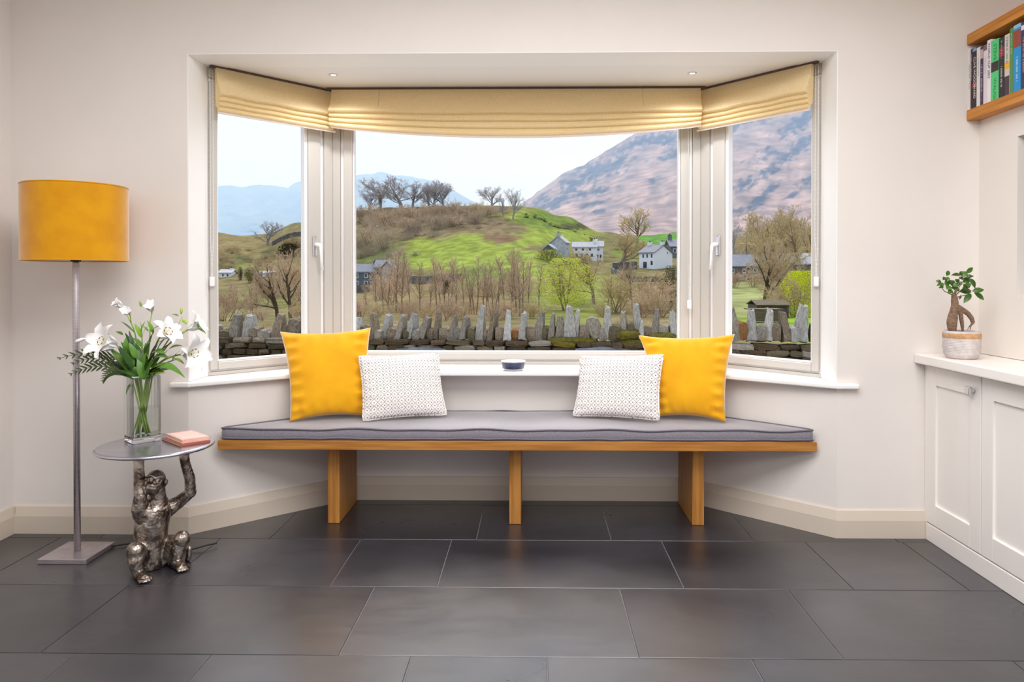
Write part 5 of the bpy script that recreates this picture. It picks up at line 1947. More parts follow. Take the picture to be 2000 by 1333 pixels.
MB().obox(g, Vector((1, 0, 0)), Vector((0, 1, 0)), -14 * k, -9 * k, -0.02, 0.0, 2 * k, 22 * k).build('window', M_PSTONE, sh_)
g = land(1498, 27)
bn = thing('compost_bin', g, 'wooden compost bin of wide boards standing before the dark shed', 'compost bin')
k = 27 / 1400.0
for side, (a, b) in enumerate(((Vector((-33 * k, 0.25, 0)), Vector((2 * k, 0.0, 0))), (Vector((2 * k, 0, 0)), Vector((32 * k, 0.18, 0))))):
    e = (b - a).normalized()
    n_ = Vector((e.y, -e.x, 0))
    for i in range(4):
        MB().obox(g + a, e, n_, 0.004, (b - a).length - 0.004, -0.02, 0.02, -0.1 + i * 7.4 * k, -0.1 + (i + 1) * 7.4 * k - 0.012).build('board', M_BIN, bn)
MB().prism([(g.x - 33 * k, g.y + 0.24), (g.x + 2 * k, g.y - 0.03), (g.x + 33 * k, g.y + 0.16), (g.x + 33 * k, g.y + 0.95), (g.x - 33 * k, g.y + 0.95)], g.z - 0.1 + 29.8 * k,
           g.z - 0.1 + 32 * k).build('lid', M_BIN, bn)

# ------------------------------------------------------------------ side table carried by a seated ape figure
TX, TY, TZ, TR = -1.462, 2.74, 0.482, 0.210
M_TOP = material('polished_aluminium', (206, 206, 219), rough=0.24, metal=1.0, c2=(190, 190, 205), vscale=5, stretch=(1, 5, 1), bump=0.05, bscale=20)
M_CAST = material('cast_silver', (186, 174, 164), rough=0.30, metal=1.0, c2=(96, 84, 76), vscale=26, detail=6, bump=0.8, bscale=120, vmin=0.42, vmax=0.62,
                  bdist=0.003)
tb = thing('side_table', (TX, TY, 0), 'silver side table with round top held up by a cast ape figure', 'side table')
MB().lathe((TX, TY, TZ), [(0.0, -0.015), (TR - 0.012, -0.015), (TR - 0.003, -0.0125), (TR, -0.008), (TR - 0.001, -0.004), (TR - 0.005, -0.001), (TR - 0.010, 0.0), (0.0, 0.0)],
           96, False, False).build('table_top', M_TOP, tb, smooth=True)

m = MB()


def limb(pts, seg=12):
    P_ = [at(*p[:3]) for p in pts]
    m.tube(P_, [p[3] for p in pts], seg, True)
    for p, q in zip(P_, pts):
        m.ball(p, q[3], 12, 8)


limb([(293, 1096, 2.755, .062), (294, 1070, 2.75, .062), (294, 1048, 2.745, .060), (297, 1022, 2.745, .061), (301, 1003, 2.75, .061), (306, 985, 2.752, .044), (309, 970, 2.745, .030),
      (306, 955, 2.738, .030)], 18)
limb([(281, 1004, 2.715, .040), (273, 994, 2.70, .030), (274, 970, 2.695, .0235), (272.5, 940, 2.705, .0205), (271.5, 915, 2.72, .0185), (271, 900, 2.725, .019), (271, 878, 2.725, .020)])
limb([(316, 1000, 2.79, .042), (332, 992, 2.81, .031), (352, 979, 2.83, .0255), (372, 962, 2.84, .0235), (371, 935, 2.83, .0205), (363, 910, 2.815, .0185), (360, 896, 2.81, .0185), (359, 868, 2.81, .020)])
limb([(277, 1094, 2.72, .042), (268, 1082, 2.67, .037), (264.5, 1076, 2.645, .033), (266, 1098, 2.64, .029), (270, 1120, 2.64, .022)])
limb([(315, 1092, 2.775, .042), (340, 1065, 2.76, .036), (355.5, 1053, 2.745, .031), (347, 1078, 2.745, .028), (339, 1100, 2.75, .021)])
# feet with toes
for (ax, ay, aY), (tx_, ty_, tY), spread in (((270, 1127, 2.645), (283, 1131, 2.61), 1), ((341, 1107, 2.75), (358, 1111, 2.715), 1)):
    a = at(ax, ay, aY)
    b = at(tx_, ty_, tY)
    a.z, b.z = 0.019, 0.012
    m.tube([a, a.lerp(b, 0.5), b], [.022, .020, .016], 10)
    m.ball(a, .022, 10, 8)
    d = (b - a).normalized()
    s = Vector((d.y, -d.x, 0))
    for i, (o, ln) in enumerate(((-0.018, 0.020), (-0.009, 0.028), (0.0, 0.030), (0.009, 0.028), (0.018, 0.022))):
        p = a.lerp(b, 0.75) + s * o
        q = p + d * ln + s * o * 0.25
        p.z, q.z = 0.014, 0.0075
        m.tube([p, p.lerp(q, 0.6) + Vector((0, 0, 0.003)), q], [.0065, .0062, .005], 8)
        m.ball(q, .0052, 8, 6)
# hands spread flat under the top
for px, py, Y in ((271, 903, 2.725), (359, 900, 2.81)):
    c = at(px, py, Y)
    c.z = TZ - 0.0225
    m.ball(c, (0.024, 0.024, 0.010), 12, 8)
    for i in range(5):
        an = R(200 + 36 * i)
        q = c + Vector((math.cos(an) * 0.034, math.sin(an) * 0.034, 0.001))
        m.tube([c, q], [.006, .005], 8)
        m.ball(q, .005, 8, 6)
# tail curling up behind
limb([(330, 1100, 2.80, .013), (352, 1106, 2.82, .0125), (366, 1100, 2.81, .012), (369, 1085, 2.80, .0115), (369.5, 1072, 2.80, .011)])
# head: skull, cheeks, muzzle, brow, nose, ears
fd = Vector((0.36, -0.86, 0.30)).normalized()
fr_ = fd.cross(Vector((0, 0, 1))).normalized()
fr_ = (fr_ + Vector((0, 0, 0.22))).normalized()
fu = fr_.cross(fd).normalized()
hc = at(303, 942, 2.735)
HM = Matrix((fr_, fd, fu)).transposed()
m.ball(hc - fd * 0.006 + fu * 0.004, (0.037, 0.040, 0.043), 18, 12, HM)
mz = hc + fd * 0.026 - fu * 0.019
m.ball(mz, (0.027, 0.026, 0.021), 16, 10, HM)
m.ball(hc + fd * 0.012 - fu * 0.036, (0.024, 0.024, 0.014), 14, 10, HM)
m.ball(hc + fd * 0.037 - fu * 0.001, (0.009, 0.010, 0.009), 10, 8, HM)
for sgn in (-1, 1):
    m.tube([hc + fd * 0.036 + fu * 0.014 + fr_ * sgn * 0.003, hc + fd * 0.036 + fu * 0.020 + fr_ * sgn * 0.015, hc + fd * 0.022 + fu * 0.016 + fr_ * sgn * 0.030], [.0058, .0062, .005], 8)
    m.ball(hc + fd * 0.030 + fu * 0.009 + fr_ * sgn * 0.0135, 0.0062, 10, 8)
    m.ball(hc + fr_ * sgn * 0.039 - fd * 0.004 + fu * 0.002, (0.006, 0.010, 0.013), 10, 8, HM)
mouth = [mz + fr_ * (0.024 * math.sin(R(a))) + fd * (0.0235 * math.cos(R(a))) - fu * (0.004 - 0.003 * abs(a) / 60) for a in range(-70, 71, 10)]
sockets = [hc + fd * 0.033 + fu * 0.005 + fr_ * sgn * 0.0145 for sgn in (-1, 1)]


def carve(p):
    d = 0.0
    for q in mouth:
        l_ = (p - q).length
        if l_ < 0.006:
            d = min(d, -0.0032 * (1 - l_ / 0.006))
    for q in sockets:
        l_ = (p - q).length
        if 0.0055 < l_ < 0.013:
            d = min(d, -0.0030 * (1 - abs(l_ - 0.009) / 0.004))
    return d + 0.0011 * noise.noise(p * 95) + 0.0007 * noise.noise(Vector((p.x * 260, p.y * 260, p.z * 120)))


for v in m.v:
    v.z = min(v.z, TZ - 0.0155)
    v.z = max(v.z, 0.0005)
blob('ape_figure', M_CAST, tb, m, 0.0032, 3, carve)

# two small books lying on the table
M_ROSE = material('rose_cover', (224, 160, 150), rough=0.5, c2=(236, 188, 176), vscale=18)
M_BROWNB = material('brown_cover', (160, 92, 78), rough=0.5)


def flat_book(q, z0, h, cover, label, over):
    """q: corners on plan, spine along the first edge's opposite side"""
    c = sum((Vector((*p, 0)) for p in q), Vector()) / 4
    t = thing('small_book', (c.x, c.y, z0), label, 'book', 'small books on the side table')
    th = 0.0016
    MB().prism(q, z0, z0 + th).build('back_cover', cover, t)
    MB().prism(q, z0 + h - th, z0 + h).build('front_cover', cover, t)
    qi = [tuple((Vector((*p, 0)) + (c - Vector((*p, 0))) * 0.035).to_2d()) for p in q]
    MB().prism(qi, z0 + th + 0.0001, z0 + h - th - 0.0001).build('pages', M_PAGE, t)
    d, cc = Vector((*q[3], 0)), Vector((*q[2], 0))
    e = (cc - d).normalized()
    n_ = Vector((e.y, -e.x, 0))
    MB().obox(d, e, n_, 0, (cc - d).length, -0.002, 0.0, z0 + th + 0.0001, z0 + h - th - 0.0001).build('spine', cover, t)
    if over:
        MB().prism([tuple((Vector((*p, 0)).lerp(c, 0.22)).to_2d()) for p in q], z0 + h, z0 + h + 0.0003).build('cover_plate', M_PAPER, t)
        ex = (Vector((*q[2], 0)) - Vector((*q[3], 0))).normalized()
        ey = Vector((-ex.y, ex.x, 0))
        for k, (l0_, l1_, oy) in enumerate(((-0.020, 0.026, 0.012), (-0.030, 0.012, -0.006), (-0.012, 0.032, -0.022))):
            MB().obox(c + ey * oy, ex, ey, l0_, l1_, -0.0014, 0.0014, z0 + h + 0.0003, z0 + h + 0.0005).build('printed_line', M_ROSE, t)
    return t


M_PAPER = material('cover_plate_paper', (236, 196, 186), rough=0.55)
flat_book([(-1.474, 2.806), (-1.392, 2.882), (-1.262, 2.768), (-1.343, 2.690)], TZ + 0.0004, 0.0085, M_BROWNB, 'thin brown book lying under the pink book on the side table', False)
flat_book([(-1.462, 2.812), (-1.388, 2.880), (-1.270, 2.772), (-1.342, 2.702)], TZ + 0.0095, 0.0145, M_ROSE, 'small pink covered book lying uppermost on the side table', True)

# ------------------------------------------------------------------ glass vase
M_VASE = glass_material('vase_glass', (0.985, 0.995, 0.99), 1.42, 0.8)
M_BASEG = bpy.data.materials.new('vase_base_glass')
M_BASEG.use_nodes = True
_p = M_BASEG.node_tree.nodes['Principled BSDF']
_p.inputs['Base Color'].default_value = (0.93, 0.95, 0.97, 1)
_p.inputs['Transmission Weight'].default_value = 1.0
_p.inputs['Roughness'].default_value = 0.02
_p.inputs['IOR'].default_value = 1.45
M_WATER = glass_material('vase_water', (0.95, 0.97, 0.955), 1.33, 0.8)
VN = Vector((-1.543, 2.727, 0))
va, vb = Vector((-0.743, 0.669, 0)), Vector((0.669, 0.743, 0))
VS, VZ, VH = 0.1025, TZ + 0.0003, 0.257
vc = VN + (va + vb) * VS / 2
vase = thing('glass_vase', (vc.x, vc.y, VZ), 'square clear glass vase of flowers on the silver side table', 'vase')


def sq(h, z):
    return [vc + va * (h * i) + vb * (h * j) + Vector((0, 0, z)) for i, j in ((-1, -1), (-1, 1), (1, 1), (1, -1))]


ho, hi_ = VS / 2, VS / 2 - 0.006
q = MB()
q.rings([sq(ho, VZ + 0.0221), sq(ho, VZ + VH), sq(hi_, VZ + VH), sq(hi_, VZ + 0.0222)], True)
q.build('vase_wall', M_VASE, vase, bevel=0.003, seg=2)
q = MB()
q.rings([sq(ho, VZ), sq(ho, VZ + 0.022)], True, True, True)
q.build('vase_base', M_BASEG, vase, bevel=0.003, seg=2)
q = MB()
q.rings([sq(hi_ - 0.0008, VZ + 0.0226), sq(hi_ - 0.0008, VZ + 0.130)], True, True, True)
q.build('water', M_WATER, vase)
# rim tube: the bright glint of the glass edge put into an opaque colour
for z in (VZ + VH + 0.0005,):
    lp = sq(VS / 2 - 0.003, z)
    MB().tube(lp + [lp[0]], 0.0022, 8).build('rim', material('glass_edge_glint', (206, 214, 214), rough=0.05, spec=0.9), vase, smooth=True)

# ------------------------------------------------------------------ flowers
M_PETAL = material('white_petal', (248, 246, 246), rough=0.55, sheen=0.2, spec=0.3)
_p = M_PETAL.node_tree.nodes['Principled BSDF']
_p.inputs['Subsurface Weight'].default_value = 0.15
_p.inputs['Subsurface Radius'].default_value = (0.01, 0.01, 0.008)
M_STEM = material('flower_stem', (128, 158, 66), rough=0.5, c2=(150, 176, 84), vscale=20)
M_STEMD = material('dark_stem', (70, 92, 40), rough=0.5)
M_LEAF = material('lily_leaf', (72, 116, 40), rough=0.4, c2=(96, 140, 52), vscale=25, rnd=0.25, spec=0.5)
M_LEAFB = material('fresh_leaf', (130, 172, 48), rough=0.45, c2=(110, 154, 42), vscale=25, rnd=0.15)
M_LEAFD = material('deep_green_leaf', (44, 72, 34), rough=0.4, c2=(60, 92, 40), vscale=25, rnd=0.25)
M_FERN = material('fern_leaf', (58, 74, 36), rough=0.5, c2=(70, 88, 44), vscale=25)
M_STAM = material('stamen', (220, 216, 170), rough=0.5)
M_ANTH = material('anther', (110, 48, 48), rough=0.8)
M_BUD = material('green_bud', (170, 200, 70), rough=0.5)
frng = random.Random(21)


def petal_mesh(base, ax, side, L, W, a0, a1, curl=0.0, n=9, trough=0.12):
    """petal leaving BASE along axis AX, bending towards SIDE from angle a0 to a1"""
    mb = MB()
    nrm = ax.cross(side).normalized()
    p = Vector(base)
    rows = []
    for i in range(n + 1):
        t = i / n
        a = a0 + (a1 - a0) * t ** 1.3 + curl * t ** 4
        d = ax * math.cos(a) + side * math.sin(a)
        up = ax * math.sin(a) * -1 + side * math.cos(a)
        w_ = W * (math.sin(math.pi * min(1, 0.06 + 0.94 * t) ** 0.85) ** 0.8) * (1 if i < n else 0.06) + 0.0012
        row = []
        for j in range(5):
            s = (j - 2) / 2
            row.append(p + nrm * (w_ / 2 * s) - up * (trough * w_ * (s * s)) + up * (0.05 * W * math.sin(i * 1.4 + j * 2.0) * abs(s)))
        rows.append(row)
        p = p + d * (L / n)
    mb.rings(rows, False)
    return mb


def flower_frame(d):
    ax = Vector(d).normalized()
    u = ax.cross(Vector((0, 0, 1)))
    u = u.normalized() if u.length > 0.1 else Vector((1, 0, 0))
    return ax, u, u.cross(ax)


VB = Vector((vc.x, vc.y, VZ + 0.0265))
VT = Vector((vc.x, vc.y, VZ + VH))


def stem_path(tip, tip_dir, foot, mouth):
    """from the foot on the vase floor through the mouth of the vase to the flower"""
    f = VB + Vector((foot[0], foot[1], 0))
    mo = VT + Vector((mouth[0], mouth[1], -0.005))
    d = (mo - f)
    a = bez(f, f + d * 0.3, f + d * 0.7, mo, 6)
    e = (tip - mo).length
    return a + bez(mo, mo + d.normalized() * e * 0.4, tip - Vector(tip_dir).normalized() * e * 0.35, tip, 9)[1:]


GF = 'flowers and greenery in the glass vase'


def lily(tip, d, label, L=0.085, W=0.036, open_=(18, 95), roll=0.0, foot=(0, 0), mouth=(0, 0), stem=True, spread=None, stam=0.055):
    ax, u, v = flower_frame(d)
    t = thing('lily', VB + Vector((foot[0], foot[1], 0)), label, 'flower', GF)
    pth = stem_path(Vector(tip) - ax * 0.012, d, foot, mouth)
    MB().tube(pth, [0.0030] * (len(pth) - 3) + [0.0028, 0.003, 0.0045], 8).build('stem', M_STEM, t, smooth=True)
    for i in range(6):
        a = R(roll + 60 * i)
        sd = (u * math.cos(a) + v * math.sin(a))
        inner = i % 2
        o0, o1 = R(open_[0]), R(open_[1] * frng.uniform(0.86, 1.12))
        petal_mesh(Vector(tip) - ax * 0.010 + sd * 0.002 * (1 + inner), ax, sd, L * frng.uniform(0.92, 1.05), W * (1.15 if inner else 0.9), o0, o1,
                   R(frng.uniform(20, 70))).build('petal', M_PETAL, t, smooth=True)
    if stam:
        for i in range(6):
            a = R(roll + 30 + 60 * i)
            sd = (u * math.cos(a) + v * math.sin(a))
            p0 = Vector(tip)
            p2 = p0 + ax * stam + sd * 0.016
            f = MB().tube(bez(p0, p0 + ax * stam * 0.5, p2 - ax * 0.01, p2, 5), 0.0009, 5).build('stamen', M_STAM, t)
            an = u * math.sin(a) - v * math.cos(a)
            MB().ball(p2, (0.0016, 0.0016, 0.006), 6, 6, Matrix((sd.cross(an), sd, an)).transposed()).build('anther', M_ANTH, f)
        MB().tube([Vector(tip), Vector(tip) + ax * stam * 1.35], 0.0012, 5).build('pistil', M_STAM, t)
    return t


F = lambda px, py, Y: at(px, py, Y)
lily(F(222, 674, 2.74), (-0.42, -0.80, 0.34), 'large open white lily facing the lamp pole, lowest on that side', 0.125, 0.056, (14, 84), 8, (0.02, -0.012), (-0.03, -0.02))
lily(F(318, 655, 2.80), (0.62, -0.35, 0.35), 'white lily seen from the side above the broad arching leaf', 0.100, 0.046, (12, 85), 40, (-0.025, 0.01), (0.03, 0.005), stam=0.04)
lily(F(362, 692, 2.77), (0.82, -0.40, 0.10), 'large open white lily reaching towards the window reveal', 0.122, 0.054, (12, 80), 20, (-0.03, -0.015), (0.034, 0.0))
lily(F(372, 641, 2.84), (0.70, 0.10, 0.45), 'smaller white lily against the window reveal, above the large one', 0.085, 0.036, (12, 80), 10, (-0.015, 0.025), (0.03, 0.02), stam=0.03)


def alstro(tip, d, label, foot, mouth, heads):
    t = thing('alstroemeria', VB + Vector((foot[0], foot[1], 0)), label, 'flower', GF)
    ax, u, v = flower_frame(d)
    pth = stem_path(Vector(tip) - ax * 0.02, d, foot, mouth)
    MB().tube(pth, 0.0024, 8).build('stem', M_STEM, t, smooth=True)
    for (px, py, Y), hd, L in heads:
        h = F(px, py, Y)
        a2, u2, v2 = flower_frame(hd)
        MB().tube(bez(pth[-1], pth[-1].lerp(h, 0.4) - Vector((0, 0, 0.004)), h - a2 * 0.02, h, 5), [0.002, 0.0018, 0.0018, 0.002, 0.003, 0.004], 6).build('flower_stalk', M_BUD, t, smooth=True)
        for i in range(6):
            a = R(60 * i + frng.uniform(-10, 10))
            sd = u2 * math.cos(a) + v2 * math.sin(a)
            petal_mesh(h, a2, sd, L * frng.uniform(0.85, 1.1), L * 0.62, R(10), R(frng.uniform(45, 75)), R(20), 7).build('petal', M_PETAL, t, smooth=True)
        for k in range(5):
            sd = (u2 * math.cos(k * 1.25) + v2 * math.sin(k * 1.25))
            MB().tube([h + a2 * 0.012 + sd * 0.004, h + a2 * 0.022 + sd * 0.008], 0.0009, 4).build('petal_marking', M_ANTH, t)
    return t


alstro(F(252, 622, 2.80), (-0.25, -0.3, 0.9), 'white alstroemeria with a pair of blossoms standing highest over the lamp side', (0.01, 0.02), (-0.012, 0.0),
       [((238, 600, 2.79), (-0.45, -0.6, 0.6), 0.046), ((252, 612, 2.77), (0.15, -0.85, 0.35), 0.048)])
alstro(F(292, 622, 2.83), (0.1, -0.3, 0.95), 'white alstroemeria blossom standing alone at the top of the bouquet', (-0.01, 0.022), (0.01, 0.012),
       [((296, 607, 2.83), (0.15, -0.7, 0.65), 0.048)])


def leaf_mb(base, tip, W, bend, nrm=Vector((0, -0.4, 1)), n=8, fold=0.12, p_=0.8):
    base, tip = Vector(base), Vector(tip)
    d = tip - base
    s = d.cross(nrm)
    s = s.normalized() if s.length > 1e-6 else Vector((1, 0, 0))
    up = s.cross(d).normalized()
    mb = MB()
    rows = []
    for i in range(n + 1):
        t = i / n
        c = base + d * t + up * (bend * 4 * t * (1 - t))
        w_ = W / 2 * (math.sin(math.pi * (0.03 + 0.96 * t ** p_))) + 0.0004
        rows.append([c - s * w_ + up * w_ * fold, c - s * w_ * 0.5 + up * w_ * fold * 0.4, c - up * 0.0, c + s * w_ * 0.5 + up * w_ * fold * 0.4, c + s * w_ + up * w_ * fold])
    mb.rings(rows, False)
    return mb


# leafy sprays: each has a stem and its leaves
def spray(tip, d, label, foot, mouth, leaves, mat=None, stem_mat=None):
    t = thing('leaf_spray', VB + Vector((foot[0], foot[1], 0)), label, 'foliage', GF)
    pth = stem_path(Vector(tip), d, foot, mouth)
    MB().tube(pth, [0.0026] * (len(pth) - 4) + [0.0022, 0.0018, 0.0014, 0.001], 6).build('stem', stem_mat or M_STEM, t, smooth=True)
    for b, e, W, bend, mt in leaves:
        leaf_mb(F(*b), F(*e), W, bend).build('leaf', mt or mat or M_LEAF, t, smooth=True)
    return t


spray(F(322, 712, 2.75), (0.9, -0.3, 0.2), 'long arching lily leaf bending over the vase rim towards the bench', (-0.02, 0.0), (0.03, -0.01),
      [((296, 736, 2.76), (361, 738, 2.72), 0.046, 0.050, None), ((292, 728, 2.77), (336, 712, 2.74), 0.034, 0.014, None), ((300, 738, 2.78), (330, 716, 2.80), 0.03, 0.02, None)])
spray(F(325, 678, 2.80), (0.7, -0.3, 0.5), 'spray of broad glossy leaves on the window side of the bouquet', (-0.015, -0.02), (0.025, -0.015),
      [((322, 692, 2.79), (356, 676, 2.77), 0.034, 0.012, None), ((296, 690, 2.79), (322, 692, 2.77), 0.036, 0.012, None), ((300, 700, 2.78), (330, 700, 2.76), 0.032, 0.010, None),
       ((338, 705, 2.79), (352, 686, 2.77), 0.022, 0.006, None), ((305, 680, 2.80), (322, 664, 2.79), 0.022, 0.006, None), ((340, 700, 2.78), (360, 712, 2.77), 0.014, 0.004, M_LEAFB)])
spray(F(275, 630, 2.80), (0, -0.2, 1), 'upright fresh green spray in the middle of the bouquet', (0.0, -0.02), (0.0, -0.005),
      [((276, 660, 2.80), (262, 632, 2.79), 0.020, 0.005, M_LEAFB), ((278, 662, 2.79), (290, 636, 2.78), 0.018, 0.005, M_LEAFB), ((275, 650, 2.80), (284, 628, 2.80), 0.014, 0.003, M_LEAFB),
       ((300, 652, 2.80), (287, 626, 2.79), 0.016, 0.004, M_LEAFB), ((292, 650, 2.79), (322, 634, 2.78), 0.016, 0.006, None), ((290, 648, 2.80), (274, 636, 2.79), 0.012, 0.004, M_LEAFB),
       ((276, 678, 2.78), (258, 660, 2.77), 0.022, 0.006, None), ((274, 684, 2.78), (296, 668, 2.77), 0.024, 0.006, None), ((262, 650, 2.79), (236, 628, 2.78), 0.010, 0.004, None),
       ((276, 600, 2.80), (272, 588, 2.80), 0.010, 0.002, M_LEAFB)])
spray(F(245, 700, 2.77), (-0.6, -0.4, 0.5), 'spray of dark leaves under the large lily on the lamp side', (0.02, 0.0), (-0.025, -0.01),
      [((258, 735, 2.77), (230, 706, 2.74), 0.045, 0.010, None), ((250, 690, 2.77), (246, 660, 2.76), 0.026, 0.008, None), ((262, 715, 2.77), (238, 690, 2.76), 0.034, 0.008, None),
       ((256, 740, 2.77), (228, 734, 2.75), 0.026, 0.010, None), ((265, 700, 2.77), (252, 670, 2.76), 0.026, 0.006, None), ((240, 655, 2.77), (226, 648, 2.78), 0.014, 0.004, None)])
spray(F(285, 690, 2.78), (0.1, -0.3, 1), 'dense dark leaves filling the mouth of the vase', (0.015, 0.015), (0.005, -0.02),
      [((282, 742, 2.76), (268, 702, 2.75), 0.036, 0.008, None), ((286, 742, 2.76), (300, 700, 2.76), 0.036, 0.008, None), ((276, 738, 2.76), (284, 690, 2.76), 0.030, 0.006, None),
       ((270, 740, 2.77), (250, 712, 2.77), 0.034, 0.008, None), ((290, 740, 2.77), (312, 716, 2.78), 0.036, 0.008, None), ((280, 720, 2.79), (268, 680, 2.79), 0.030, 0.006, None),
       ((290, 720, 2.79), (306, 684, 2.79), 0.032, 0.006, None), ((262, 742, 2.75), (242, 732, 2.74), 0.02, 0.004, None), ((284, 700, 2.80), (292, 664, 2.80), 0.028, 0.006, None), ((272, 700, 2.80), (262, 668, 2.80), 0.028, 0.006, None),
       ((258, 748, 2.765), (246, 772, 2.76), 0.020, 0.004, None), ((262, 752, 2.775), (258, 776, 2.77), 0.016, 0.003, None)])
spray(F(238, 690, 2.79), (-0.5, -0.2, 0.7), 'spray of narrow deep green leaves behind the large lily', (0.01, 0.025), (-0.02, 0.012),
      [((262, 730, 2.80), (226, 690, 2.80), 0.024, 0.008, M_LEAFD), ((258, 725, 2.80), (212, 712, 2.79), 0.020, 0.008, M_LEAFD), ((262, 712, 2.80), (236, 668, 2.80), 0.024, 0.006, M_LEAFD), ((266, 704, 2.80), (252, 646, 2.80), 0.020, 0.006, M_LEAFD),
       ((255, 738, 2.79), (216, 726, 2.78), 0.018, 0.006, M_LEAFD), ((264, 690, 2.81), (244, 650, 2.81), 0.018, 0.004, M_LEAFD)])
spray(F(318, 690, 2.81), (0.5, -0.1, 0.7), 'spray of narrow deep green leaves behind the broad glossy ones', (-0.01, 0.028), (0.022, 0.014),
      [((288, 725, 2.81), (318, 690, 2.81), 0.026, 0.006, M_LEAFD), ((292, 735, 2.80), (336, 722, 2.80), 0.026, 0.010, M_LEAFD), ((290, 712, 2.81), (312, 664, 2.81), 0.022, 0.006, M_LEAFD), ((286, 700, 2.82), (300, 648, 2.82), 0.020, 0.006, M_LEAFD),
       ((300, 700, 2.81), (340, 668, 2.81), 0.022, 0.006, M_LEAFD), ((304, 690, 2.81), (334, 650, 2.81), 0.018, 0.006, M_LEAFD), ((282, 735, 2.82), (286, 680, 2.82), 0.03, 0.004, M_LEAFD), ((272, 738, 2.82), (262, 690, 2.82), 0.03, 0.004, M_LEAFD)])

for lb_, sg_, mats_ in (('loose fan of mixed leaves spilling over the vase rim to the lamp side', -1, (M_LEAF, M_LEAFD)), ('loose fan of mixed leaves spilling over the vase rim to the bench side', 1, (M_LEAF, M_LEAFD, M_LEAFB))):
    lv = []
    for k_ in range(15):
        an_ = R(8 + 70 * (k_ / 14) + frng.uniform(-5, 5))
        r0_, r1_ = frng.uniform(8, 30), frng.uniform(44, 88) * (0.75 + 0.25 * math.cos(an_))
        cx_, cy_ = 274 + sg_ * 4, 738
        ys_ = 2.79 + frng.uniform(-0.05, 0.04)
        lv.append(((cx_ + sg_ * r0_ * math.cos(an_), cy_ - r0_ * math.sin(an_), ys_), (cx_ + sg_ * r1_ * math.cos(an_) * 0.95, cy_ - r1_ * math.sin(an_), ys_ + frng.uniform(-0.03, 0.02)), frng.uniform(0.020, 0.034),
                   frng.uniform(0.002, 0.012), frng.choice(mats_)))
    spray(F(274 + sg_ * 34, 690, 2.79), (sg_ * 0.5, -0.2, 0.8), lb_, (sg_ * -0.018, 0.004), (sg_ * 0.02, 0.0), lv)

# budding stem on the window side
t = spray(F(356, 618, 2.82), (0.4, -0.1, 0.9), 'thin budding stem rising in front of the window reveal', (-0.02, 0.01), (0.028, 0.01),
          [((349, 618, 2.82), (335, 615, 2.82), 0.012, 0.003, None), ((320, 645, 2.81), (342, 628, 2.81), 0.010, 0.003, M_LEAFB), ((386, 642, 2.82), (402, 652, 2.81), 0.012, 0.004, None),
           ((388, 640, 2.82), (386, 628, 2.82), 0.009, 0.002, None)])
for (px, py), (qx, qy) in (((354, 614), (354.5, 600)), ((358, 622), (358, 631)), ((363, 634), (362, 624))):
    a, b = F(px, py, 2.82), F(qx, qy, 2.82)
    MB().tube([a, a.lerp(b, 0.4), a.lerp(b, 0.75), b], [0.002, 0.0058, 0.0045, 0.0006], 8).build('bud', M_BUD, t, smooth=True)
a, b = F(166, 662, 2.75), F(146, 668, 2.74)
t = spray(F(186, 672, 2.75), (-0.9, -0.2, 0.2), 'thin stem ending in a closed white bud at the lamp pole', (0.025, 0.01), (-0.03, 0.0), [((200, 680, 2.76), (186, 668, 2.75), 0.014, 0.004, None)])
MB().tube([F(186, 672, 2.75), a, a.lerp(b, 0.4), a.lerp(b, 0.8), b], [0.0016, 0.004, 0.0075, 0.0062, 0.001], 10).build('bud', M_PETAL, t, smooth=True)

# ferns on the lamp side
for lb, ctrl in (('uppermost fern frond crossing the lamp pole', [(262, 728, 2.76), (225, 690, 2.74), (170, 682, 2.72), (112, 702, 2.70)]),
                 ('lowest fern frond crossing the lamp pole', [(260, 735, 2.76), (215, 708, 2.74), (175, 712, 2.73), (136, 733, 2.71)]),
                 ('middle fern frond under the large lily', [(261, 732, 2.78), (220, 700, 2.78), (180, 692, 2.78), (140, 712, 2.78)]),
                 ('short fern frond hanging beside the vase rim', [(258, 738, 2.74), (235, 720, 2.73), (212, 722, 2.72), (200, 746, 2.71)])):
    pts_ = bez(*[F(*c) for c in ctrl], n=24)
    t = thing('fern_frond', pts_[0], lb, 'foliage', GF)
    ORG[t.name] = pts_[0]
    mo = VB + Vector((0.015, 0.0, 0))
    MB().tube([mo, VT + Vector((-0.02, -0.005, -0.01))] + pts_, [0.0016] * 3 + [0.0014] * 10 + [0.001] * 14, 5).build('stem', M_STEMD, t)
    for i in range(7, 25, 2):
        p = pts_[i]
        d = (pts_[min(24, i + 1)] - pts_[i - 1]).normalized()
        for sgn in (-1, 1):
            up = Vector((0, 0, 1))
            L_ = 0.036 * math.sin(math.pi * (0.2 + 0.78 * i / 25)) + 0.004
            e = p + d * L_ * 0.8 + up * (sgn * L_ * 0.55) + Vector((0, -sgn * 0.010, 0))
            lf = leaf_mb(p, e, L_ * 0.20, 0.002, Vector((0.1, -1, 0.2)), 4)
            lf.build('leaflet', M_FERN, t)

